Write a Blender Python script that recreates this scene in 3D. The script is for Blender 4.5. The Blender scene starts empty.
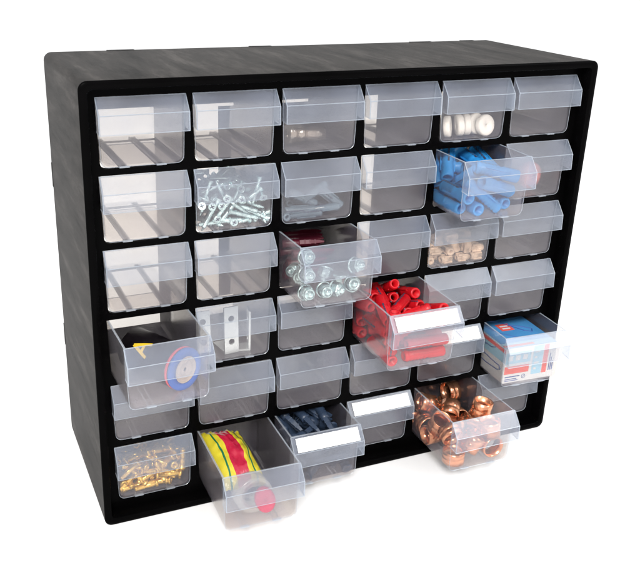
import bpy, math, random
from mathutils import Matrix, Vector, Quaternion, Euler
PI = math.pi
# ------------------------------------------------------------------ measures (metres)
W, H, D = 0.42, 0.3433, 0.14875          # cabinet
MX, MT = 0.01203, 0.01215                # margins to the first opening
OW, OH = 0.06217, 0.04898                # opening of one cell
PX, PZ = 0.066754, 0.05363               # pitch
Y0 = 0.01105                             # grid is recessed behind the rim
DL = 0.092                               # drawer length
DH = 0.0484                              # drawer height
RT = 0.0303                              # half width of the drawer at the rim
RB = 0.0290                              # half width at the floor

# ------------------------------------------------------------------ mesh collecting
class MB:
    def __init__(s): s.v = []; s.f = []; s.m = []; s.sm = []
    def add(s, vs, fs, mi=0, smooth=False, M=None):
        b = len(s.v)
        s.v += [tuple(M @ Vector(v)) if M else tuple(v) for v in vs]
        s.f += [tuple(b + i for i in f) for f in fs]
        s.m += [mi] * len(fs); s.sm += [smooth] * len(fs)
    def box(s, a, b, mi=0, M=None):
        x0, y0, z0 = a; x1, y1, z1 = b
        vs = [(x0,y0,z0),(x1,y0,z0),(x1,y1,z0),(x0,y1,z0),(x0,y0,z1),(x1,y0,z1),(x1,y1,z1),(x0,y1,z1)]
        s.add(vs, [(3,2,1,0),(4,5,6,7),(0,1,5,4),(1,2,6,5),(2,3,7,6),(3,0,4,7)], mi, False, M)
    def bar(s, p, q, r, mi=0, n=4, M=None, r2=None):
        p = Vector(p); q = Vector(q); d = (q - p).normalized()
        a = d.orthogonal().normalized(); b = d.cross(a)
        r2 = r if r2 is None else r2
        vs = []
        for c, rr in ((p, r), (q, r2)):
            for k in range(n):
                t = 2*PI*(k+.5)/n
                vs.append(c + a*math.cos(t)*rr + b*math.sin(t)*rr)
        fs = [(k, (k+1) % n, n+(k+1) % n, n+k) for k in range(n)]
        s.add(vs, fs, mi, n > 6, M); s.add(vs, [tuple(range(n))[::-1], tuple(range(n, 2*n))], mi, False, M)
    def lathe(s, prof, n=24, mi=0, smooth=True, M=None, closed=False, cap=True, ang=None):
        """prof: list of (r, z) about the z axis; closed joins the last ring to the first"""
        vs = []; fs = []
        for r, z in prof:
            for k in range(n):
                t = 2*PI*k/n; vs.append((r*math.cos(t), r*math.sin(t), z))
        L = len(prof)
        for i in range(L if closed else L-1):
            j = (i+1) % L
            for k in range(n):
                fs.append((i*n+k, i*n+(k+1) % n, j*n+(k+1) % n, j*n+k))
        s.add(vs, fs, mi, smooth, M)
        if cap and not closed:
            s.add(vs[:n], [tuple(range(n))[::-1]], mi, False, M)
            s.add(vs[-n:], [tuple(range(n))], mi, False, M)
    def prism(s, pts, y0, y1, mi=0, M=None):
        """pts in the xz plane, extruded along y"""
        n = len(pts)
        vs = [(x, y0, z) for x, z in pts] + [(x, y1, z) for x, z in pts]
        fs = [tuple(range(n)), tuple(range(n, 2*n))[::-1]] + [(k, n+k, n+(k+1) % n, (k+1) % n) for k in range(n)]
        s.add(vs, fs, mi, False, M)
    def mesh(s, name, mats, fix=True):
        me = bpy.data.meshes.new(name)
        me.from_pydata(s.v, [], s.f); me.update()
        for m in mats: me.materials.append(m)
        for p, mi, sm in zip(me.polygons, s.m, s.sm): p.material_index = mi; p.use_smooth = sm
        if fix:
            import bmesh
            bm = bmesh.new(); bm.from_mesh(me)
            bmesh.ops.remove_doubles(bm, verts=bm.verts, dist=1e-6)
            bmesh.ops.recalc_face_normals(bm, faces=bm.faces); bm.to_mesh(me); bm.free()
        return me

def link(name, me, parent=None, M=None):
    o = bpy.data.objects.new(name, me); bpy.context.scene.collection.objects.link(o)
    if parent: o.parent = parent
    if M is not None: o.matrix_world = M
    return o
def tag(o, label=None, cat=None, group=None, kind=None):
    if label: o['label'] = label
    if cat: o['category'] = cat
    if group: o['group'] = group
    if kind: o['kind'] = kind
    return o
def empty(name, M=None):
    o = bpy.data.objects.new(name, None); bpy.context.scene.collection.objects.link(o)
    o.empty_display_size = .01
    if M is not None: o.matrix_world = M
    return o

# ------------------------------------------------------------------ materials
def newmat(name):
    m = bpy.data.materials.new(name); m.use_nodes = True
    nt = m.node_tree; nt.nodes.clear()
    out = nt.nodes.new('ShaderNodeOutputMaterial')
    return m, nt, out
def N(nt, t, **kw):
    n = nt.nodes.new(t)
    for k, v in kw.items(): setattr(n, k, v)
    return n
def noise(nt, scale, detail=3, vec=None, coord='Object', stretch=None, rough=.5):
    tc = N(nt, 'ShaderNodeTexCoord'); src = tc.outputs[coord]
    if stretch:
        mp = N(nt, 'ShaderNodeMapping'); mp.inputs['Scale'].default_value = stretch
        nt.links.new(src, mp.inputs[0]); src = mp.outputs[0]
    t = N(nt, 'ShaderNodeTexNoise'); t.inputs['Scale'].default_value = scale; t.inputs['Detail'].default_value = detail
    t.inputs['Roughness'].default_value = rough
    nt.links.new(src, t.inputs['Vector']); return t
def ramp(nt, fac, stops):
    r = N(nt, 'ShaderNodeValToRGB'); e = r.color_ramp.elements
    while len(e) < len(stops): e.new(.5)
    for i, (p, c) in enumerate(stops): e[i].position = p; e[i].color = (*c, 1)
    nt.links.new(fac, r.inputs[0]); return r
def pbr(name, col, rough=.5, metal=0, spec=.5, var=.15, vscale=60, bump=0, bscale=400, stretch=None, coat=0, trans=0, rvar=.0):
    m, nt, out = newmat(name)
    b = N(nt, 'ShaderNodeBsdfPrincipled'); nt.links.new(b.outputs[0], out.inputs[0])
    b.inputs['Roughness'].default_value = rough; b.inputs['Metallic'].default_value = metal
    b.inputs['Specular IOR Level'].default_value = spec; b.inputs['Coat Weight'].default_value = coat
    n = noise(nt, vscale, 4, stretch=stretch)
    lo = tuple(c*(1-var) for c in col); hi = tuple(min(1, c*(1+var)) for c in col)
    r = ramp(nt, n.outputs[0], [(.3, lo), (.7, hi)]); nt.links.new(r.outputs[0], b.inputs['Base Color'])
    if rvar:
        mr = N(nt, 'ShaderNodeMapRange'); mr.inputs[1].default_value = .3; mr.inputs[2].default_value = .7
        mr.inputs[3].default_value = max(0, rough-rvar); mr.inputs[4].default_value = rough+rvar
        nt.links.new(n.outputs[0], mr.inputs[0]); nt.links.new(mr.outputs[0], b.inputs['Roughness'])
    if bump:
        n2 = noise(nt, bscale, 4, stretch=stretch); bp = N(nt, 'ShaderNodeBump')
        bp.inputs['Strength'].default_value = bump; bp.inputs['Distance'].default_value = .0005
        nt.links.new(n2.outputs[0], bp.inputs['Height']); nt.links.new(bp.outputs[0], b.inputs['Normal'])
    if trans:
        t = N(nt, 'ShaderNodeBsdfTranslucent'); nt.links.new(r.outputs[0], t.inputs[0])
        mx = N(nt, 'ShaderNodeMixShader'); mx.inputs[0].default_value = trans
        nt.links.new(b.outputs[0], mx.inputs[1]); nt.links.new(t.outputs[0], mx.inputs[2]); nt.links.new(mx.outputs[0], out.inputs[0])
    return m
def clear(name, haze, tint, through, rough=.2, refl=.04, cloud=.35):
    """semi-clear moulded plastic: part passes straight through, part scatters, a grazing sheen"""
    m, nt, out = newmat(name)
    tr = N(nt, 'ShaderNodeBsdfTransparent'); tr.inputs[0].default_value = (*through, 1)
    df = N(nt, 'ShaderNodeBsdfDiffuse'); df.inputs[0].default_value = (*tint, 1)
    tl = N(nt, 'ShaderNodeBsdfTranslucent'); tl.inputs[0].default_value = (*tint, 1)
    m1 = N(nt, 'ShaderNodeMixShader'); m1.inputs[0].default_value = .45
    nt.links.new(df.outputs[0], m1.inputs[1]); nt.links.new(tl.outputs[0], m1.inputs[2])
    n = noise(nt, 28, 3)
    mr = N(nt, 'ShaderNodeMapRange'); mr.inputs[1].default_value = .3; mr.inputs[2].default_value = .7
    mr.inputs[3].default_value = haze*(1-cloud); mr.inputs[4].default_value = haze*(1+cloud)
    nt.links.new(n.outputs[0], mr.inputs[0])
    m2 = N(nt, 'ShaderNodeMixShader'); nt.links.new(mr.outputs[0], m2.inputs[0])
    nt.links.new(tr.outputs[0], m2.inputs[1]); nt.links.new(m1.outputs[0], m2.inputs[2])
    gl = N(nt, 'ShaderNodeBsdfGlossy'); gl.inputs['Roughness'].default_value = rough
    n3 = noise(nt, 55, 2); bp = N(nt, 'ShaderNodeBump'); bp.inputs['Strength'].default_value = .05; bp.inputs['Distance'].default_value = .002
    nt.links.new(n3.outputs[0], bp.inputs['Height']); nt.links.new(bp.outputs[0], gl.inputs['Normal'])
    lw = N(nt, 'ShaderNodeLayerWeight'); lw.inputs[0].default_value = .5
    p = N(nt, 'ShaderNodeMath', operation='POWER'); p.inputs[1].default_value = 3.5; nt.links.new(lw.outputs['Facing'], p.inputs[0])
    a = N(nt, 'ShaderNodeMath', operation='MULTIPLY_ADD'); a.inputs[1].default_value = .6; a.inputs[2].default_value = refl
    nt.links.new(p.outputs[0], a.inputs[0])
    m3 = N(nt, 'ShaderNodeMixShader'); nt.links.new(a.outputs[0], m3.inputs[0])
    nt.links.new(m2.outputs[0], m3.inputs[1]); nt.links.new(gl.outputs[0], m3.inputs[2])
    nt.links.new(m3.outputs[0], out.inputs[0])
    return m

MAT = {}
def materials():
    M = MAT
    M['clear'] = clear('milky_clear_plastic', .070, (.53,.50,.60), (.970,.950,.925))
    M['front'] = clear('milky_front_plastic', .120, (.56,.64,.80), (.950,.950,.948))
    M['window'] = clear('clear_window_plastic', .056, (.60,.57,.74), (.970,.952,.930))
    M['floor'] = clear('milky_floor_plastic', .17, (.60,.59,.68), (.965,.945,.925))
    M['edge'] = clear('milky_edge_glow_plastic', .36, (.74,.81,.89), (.90,.91,.93), refl=.06)  # rims and ribs; paler and hazier, light caught in plastic edges put into colour
    M['card'] = pbr('white_card', (.86,.86,.85), .7, var=.02)
    M['frame'] = pbr('gloss_black_plastic', (.0012,.0011,.0012), .25, spec=.015, var=.3, vscale=25, bump=.12, bscale=60, rvar=.06)
    M['inner'] = pbr('black_plastic_inside', (.006,.004,.005), .5, spec=.06, var=.3)
    M['zinc'] = pbr('zinc_steel', (.50,.67,.75), .26, .75, var=.45, vscale=300, rvar=.08)
    M['steel'] = pbr('bright_steel_plate', (.66,.72,.75), .38, .75, var=.08, vscale=150)
    M['brass'] = pbr('brass', (.82,.50,.12), .26, .75, var=.35, vscale=200, rvar=.08)
    M['copper'] = pbr('copper_pipe', (.90,.38,.22), .22, .88, var=.3, vscale=120, rvar=.08)
    M['blue'] = pbr('blue_plastic', (.03,.30,.72), .38, var=.15, trans=.2)
    M['red'] = pbr('red_plastic', (.60,.006,.014), .4, var=.15, trans=.15)
    M['dark_red'] = pbr('dark_red_plastic', (.085,.005,.016), .4, var=.2)
    M['slate'] = pbr('slate_blue_plastic', (.030,.048,.085), .35, var=.2, trans=.1)
    M['ice'] = pbr('steel_blue_plastic', (.17,.25,.33), .3, var=.35, trans=.35, coat=.3)
    M['glass'] = clear('clear_plastic_plug', .12, (.50,.44,.38), (.95,.93,.90), refl=.16)
    M['beige'] = pbr('beige_plastic', (.62,.47,.35), .45, var=.35, trans=.1)
    M['white'] = pbr('white_plastic', (.80,.79,.76), .4, var=.04)
    M['pink'] = pbr('dull_pink_plastic', (.55,.22,.22), .5)
    M['tape'] = pbr('dark_tape', (.004,.003,.004), .35, spec=.12, var=.3, vscale=90)
    M['tape_blue'] = pbr('blue_ring', (.008,.10,.46), .45)
    M['cap'] = pbr('rose_cap_plastic', (.60,.035,.11), .4)
    M['tape_red'] = pbr('red_ring', (.62,.03,.06), .45)
    M['tan'] = pbr('cardboard_core', (.46,.40,.36), .7, var=.12, vscale=300)
    M['yellow'] = pbr('yellow_print', (.62,.42,.02), .5)
    M['white_card'] = pbr('carton_white', (.60,.63,.66), .5, var=.03)
    M['carton_blue'] = pbr('carton_blue', (.06,.24,.50), .45, var=.1)
    M['carton_sky'] = pbr('carton_sky', (.30,.54,.70), .5, var=.06)
    M['print_red'] = pbr('print_red', (.66,.10,.08), .5, var=.05)
    M['recess_shade'] = pbr('recess_shade', (.03,.04,.08), .5)  # shade inside screw recesses and plug slits, put into colour
    M['dark_blue'] = pbr('print_navy', (.03,.08,.28), .45)
    M['ring_clear'] = clear('clear_lid', .42, (.85,.87,.86), (.95,.95,.94), refl=.15)
    # shell: matt, grained along its depth
    m, nt, out = newmat('grained_black_shell'); b = N(nt, 'ShaderNodeBsdfPrincipled'); nt.links.new(b.outputs[0], out.inputs[0])
    b.inputs['Roughness'].default_value = .6; b.inputs['Specular IOR Level'].default_value = .10
    n1 = noise(nt, 17, 9, stretch=(3.0, .50, 3.0), rough=.74)
    r1 = ramp(nt, n1.outputs[0], [(.34, (.006,.0055,.005)), (.44, (.020,.0182,.0168)), (.54, (.031,.028,.026)), (.66, (.064,.058,.054))])
    nt.links.new(r1.outputs[0], b.inputs['Base Color'])
    n2 = noise(nt, 170, 5, stretch=(3, .35, 3), rough=.75); bp = N(nt, 'ShaderNodeBump'); bp.inputs['Strength'].default_value = .9; bp.inputs['Distance'].default_value = .0006
    nt.links.new(n2.outputs[0], bp.inputs['Height']); nt.links.new(bp.outputs[0], b.inputs['Normal'])
    M['shell'] = m
    # printed foil sachet: bands across its width
    m, nt, out = newmat('printed_foil'); b = N(nt, 'ShaderNodeBsdfPrincipled'); nt.links.new(b.outputs[0], out.inputs[0])
    b.inputs['Roughness'].default_value = .28; b.inputs['Coat Weight'].default_value = .3
    tc = N(nt, 'ShaderNodeTexCoord'); sp = N(nt, 'ShaderNodeSeparateXYZ'); nt.links.new(tc.outputs['Object'], sp.inputs[0])
    wob = noise(nt, 32, 2); ad = N(nt, 'ShaderNodeMath', operation='MULTIPLY_ADD'); ad.inputs[1].default_value = .009
    nt.links.new(wob.outputs[0], ad.inputs[0]); nt.links.new(sp.outputs[0], ad.inputs[2])
    mr = N(nt, 'ShaderNodeMapRange'); mr.inputs[1].default_value = -.0125; mr.inputs[2].default_value = .0225; nt.links.new(ad.outputs[0], mr.inputs[0])
    Y, G, R = (.52,.44,.025), (.010,.12,.05), (.40,.008,.035)
    r = ramp(nt, mr.outputs[0], [(0, Y), (.13, G), (.175, Y), (.27, R), (.63, Y), (.76, G), (.80, Y)])
    r.color_ramp.interpolation = 'CONSTANT'
    nt.links.new(r.outputs[0], b.inputs['Base Color'])
    bp = N(nt, 'ShaderNodeBump'); bp.inputs['Strength'].default_value = .8; bp.inputs['Distance'].default_value = .004
    nn = noise(nt, 70, 4, stretch=(1, .4, 1)); nt.links.new(nn.outputs[0], bp.inputs['Height']); nt.links.new(bp.outputs[0], b.inputs['Normal'])
    M['foil'] = m
    m, nt, out = newmat('white_sweep'); b = N(nt, 'ShaderNodeBsdfDiffuse'); nt.links.new(b.outputs[0], out.inputs[0])
    n = noise(nt, 3, 2); r = ramp(nt, n.outputs[0], [(.3, (.94,.94,.94)), (.7, (.95,.95,.95))]); nt.links.new(r.outputs[0], b.inputs[0])
    M['ground'] = m

# ------------------------------------------------------------------ small things (mesh centred on its middle, long axis x)
RX = Matrix.Rotation(PI/2, 4, 'Y')       # z axis -> x axis
def me_screw(mat, L=.027, hr=.0032, r=.0016, seg=14):
    b = MB(); P = [(.0004, -L/2)]
    k = 0; z = -L/2 + .003
    P.append((r*.75, z))
    while z < L/2 - .0075:
        P += [(r*1.22, z+.0005), (r*.78, z+.0011)]; z += .0013
    P += [(r, L/2-.006), (r, L/2-.0032), (hr*.95, L/2-.0005), (hr, L/2-.0002)]
    b.lathe(P, seg, 0, True, RX, cap=False)
    # head; shade of a cross recess painted as dark raised bars
    R = hr; n = seg
    ring = [(R*math.cos(2*PI*k/n), R*math.sin(2*PI*k/n), L/2-.0002) for k in range(n)]
    b.lathe([(R, L/2-.0002), (R*.9, L/2+.0001), (R*.55, L/2+.0001)], n, 0, False, RX, cap=False)
    for s in (0, 1):
        w_, h_ = (R*.52, R*.13) if s else (R*.13, R*.52)
        b.box((L/2-.0003, -w_, -h_), (L/2+.00013+.00002*s, w_, h_), 1)
    b.lathe([(R*.56, L/2+.00005), (R*.2, L/2+.00005)], n, 0, False, RX, cap=False)
    return b.mesh('screw', [mat, MAT['recess_shade']], False)
def me_plug(mat, L=.040, r=.0042, ir=.0022, seg=18, split=True, flange=False):
    """wall plug: hollow ribbed tube, slit towards its tip"""
    b = MB(); P = []
    z = -L/2
    P.append((ir, z)); P.append((r*.82, z))
    nr = 6
    for i in range(nr):
        z0 = -L/2 + L*.06 + i*L*.085
        P += [(r*1.06, z0), (r*.86, z0+L*.07)]
    P += [(r*.98, L*.16), (r, L*.30), (r, L/2-.001)]
    if flange: P += [(r*1.3, L/2-.0008)]
    P += [(r*(1.25 if flange else .96), L/2), (ir, L/2)]
    b.lathe(P, seg, 0, True, RX, closed=True)
    for s in (-1, 1):                      # raised fins, and dark strips painting the shade in the slit
        b.box((-L*.30, s*r*.80, -.0005), (L*.30, s*r*1.18, .0005))
        b.box((-L*.49, -r*.13, s*r*.80), (L*.10, r*.13, s*r*1.03), 1)
    return b.mesh('wall_plug', [mat, MAT['recess_shade']], False)
def me_prong(mat, L, r):
    """wall plug with a collar, ribbed barrel and two long split prongs"""
    b = MB(); P = [(r*.5, -L/2), (r*1.15, -L/2), (r*1.15, -L/2+.0008), (r*.9, -L/2+.001)]
    for i in range(4): P += [(r, -L*.42+i*L*.07), (r*.84, -L*.42+i*L*.07+L*.055)]
    P += [(r*.95, -L*.08), (r*.5, -L*.08)]
    b.lathe(P, 16, 0, True, RX, closed=True)
    for s in (-1, 1):
        vs = []
        for x, w, zi, zo in ((-L*.085, .9, .10, .92), (L*.15, .85, .16, 1.05), (L*.38, .6, .30, .98), (L/2, .3, .42, .72)):
            for y in (-1, 1):
                vs += [(x, y*w*r*.72, s*zi*r), (x, y*w*r*.5, s*zo*r)]
        fs = [(0,1,3,2), (12,14,15,13)]
        for k in range(3):
            o = k*4; fs += [(o, o+4, o+5, o+1), (o+1, o+5, o+7, o+3), (o+3, o+7, o+6, o+2), (o+2, o+6, o+4, o)]
        b.add(vs, fs)
        for k in range(3): b.box((L*(.02+.12*k), -r*.5, s*r*.98-.0004), (L*(.05+.12*k), r*.5, s*r*.98+.0004))
    return b.mesh('wall_plug', [mat])
def me_nut(mat):
    b = MB(); r = .0058
    b.lathe([(.0030, 0), (r*1.12, 0), (r*1.15, .0012), (r*.98, .0016)], 24, 0, True, None, cap=False)
    b.lathe([(r*.96, .0014), (r*.96, .0062), (r*.86, .0070)], 6, 0, False, None, cap=False)
    b.lathe([(r*.80, .0068), (r*.74, .0085), (r*.60, .0090), (r*.52, .0084), (r*.46, .0086), (r*.40, .0104), (r*.20, .0112), (.0001, .0113)], 24, 0, True, None, cap=False)
    b.lathe([(r*.86, .0070), (r*.70, .0070)], 6, 0, False, None, cap=False)
    for v in range(len(b.v)): x, y, z = b.v[v]; b.v[v] = (x, y, z-.0045)
    return b.mesh('flange_nut', [mat], False)
def me_coupling(mat, L=.017, r=.0078, n=24):
    b = MB()
    b.lathe([(r-.0009, -L/2), (r, -L/2), (r, -L*.06), (r*.965, -.0002), (r*.965, .0002), (r, L*.06), (r, L/2), (r-.0009, L/2)], n, 0, True, RX, closed=True)
    return b.mesh('pipe_coupling', [mat], False)
def me_anchor(mat):
    """brass expansion sleeve: ribbed barrel with a slit end and a small collar"""
    b = MB(); L = .019; r = .0025
    P = [(.0012, -L/2), (r*.8, -L/2)]
    for i in range(5): P += [(r, -L/2+.001+i*.0016), (r*.82, -L/2+.0018+i*.0016)]
    P += [(r*.9, .001), (r*1.0, .0015), (r, L/2-.002), (r*1.35, L/2-.0018), (r*1.35, L/2), (.0012, L/2)]
    b.lathe(P, 12, 0, True, RX, closed=True)
    return b.mesh('brass_insert', [mat], False)
def me_clip(mat):
    """short square-shouldered beige plug with a screw hole"""
    b = MB(); r = .0034; L = .011
    b.lathe([(.0014, -L/2), (r*.8, -L/2), (r*.8, -L*.1), (r, -L*.1), (r, L/2), (.0014, L/2)], 14, 0, True, RX, closed=True)
    b.box((-L*.45, -r*1.25, -.0007), (L*.30, r*1.25, .0007)); b.box((-L*.45+.0003, -.0007, -r*1.2), (L*.27, .0007, r*1.2))
    return b.mesh('beige_plug', [mat], False)
# what lies loose in which drawer: key -> (mesh maker, how many)
PILES = {
 'screws': (lambda: me_screw(MAT['zinc']), 92, .024),
 'ice':    (lambda: me_plug(MAT['ice'], .026, .0032, .0016), 20, .028),
 'nuts':   (lambda: me_nut(MAT['zinc']), 34, .012),
 'dred':   (lambda: me_prong(MAT['dark_red'], .034, .0036), 4, .028),
 'blue':   (lambda: me_plug(MAT['blue'], .036, .0052, .0034, flange=False), 27, .030),
 'red':    (lambda: me_plug(MAT['red'], .036, .0046, .0028), 36, .030),
 'slate':  (lambda: me_prong(MAT['slate'], .034, .0042), 42, .030),
 'couple': (lambda: me_coupling(MAT['copper'], .0150, .0086), 15, .024),
 'sleeve': (lambda: me_coupling(MAT['copper'], .0110, .0096), 8, .024),
 'brass':  (lambda: me_anchor(MAT['brass']), 112, .018),
 'beige':  (lambda: me_clip(MAT['beige']), 104, .012),
}
BINS = {'screws': ['screws'], 'ice': ['ice'], 'nuts': ['nuts', 'dred'], 'blue': ['blue'], 'red': ['red'], 'slate': ['slate'],
        'copper': ['couple', 'sleeve'], 'brass': ['brass'], 'beige': ['beige']}
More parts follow.
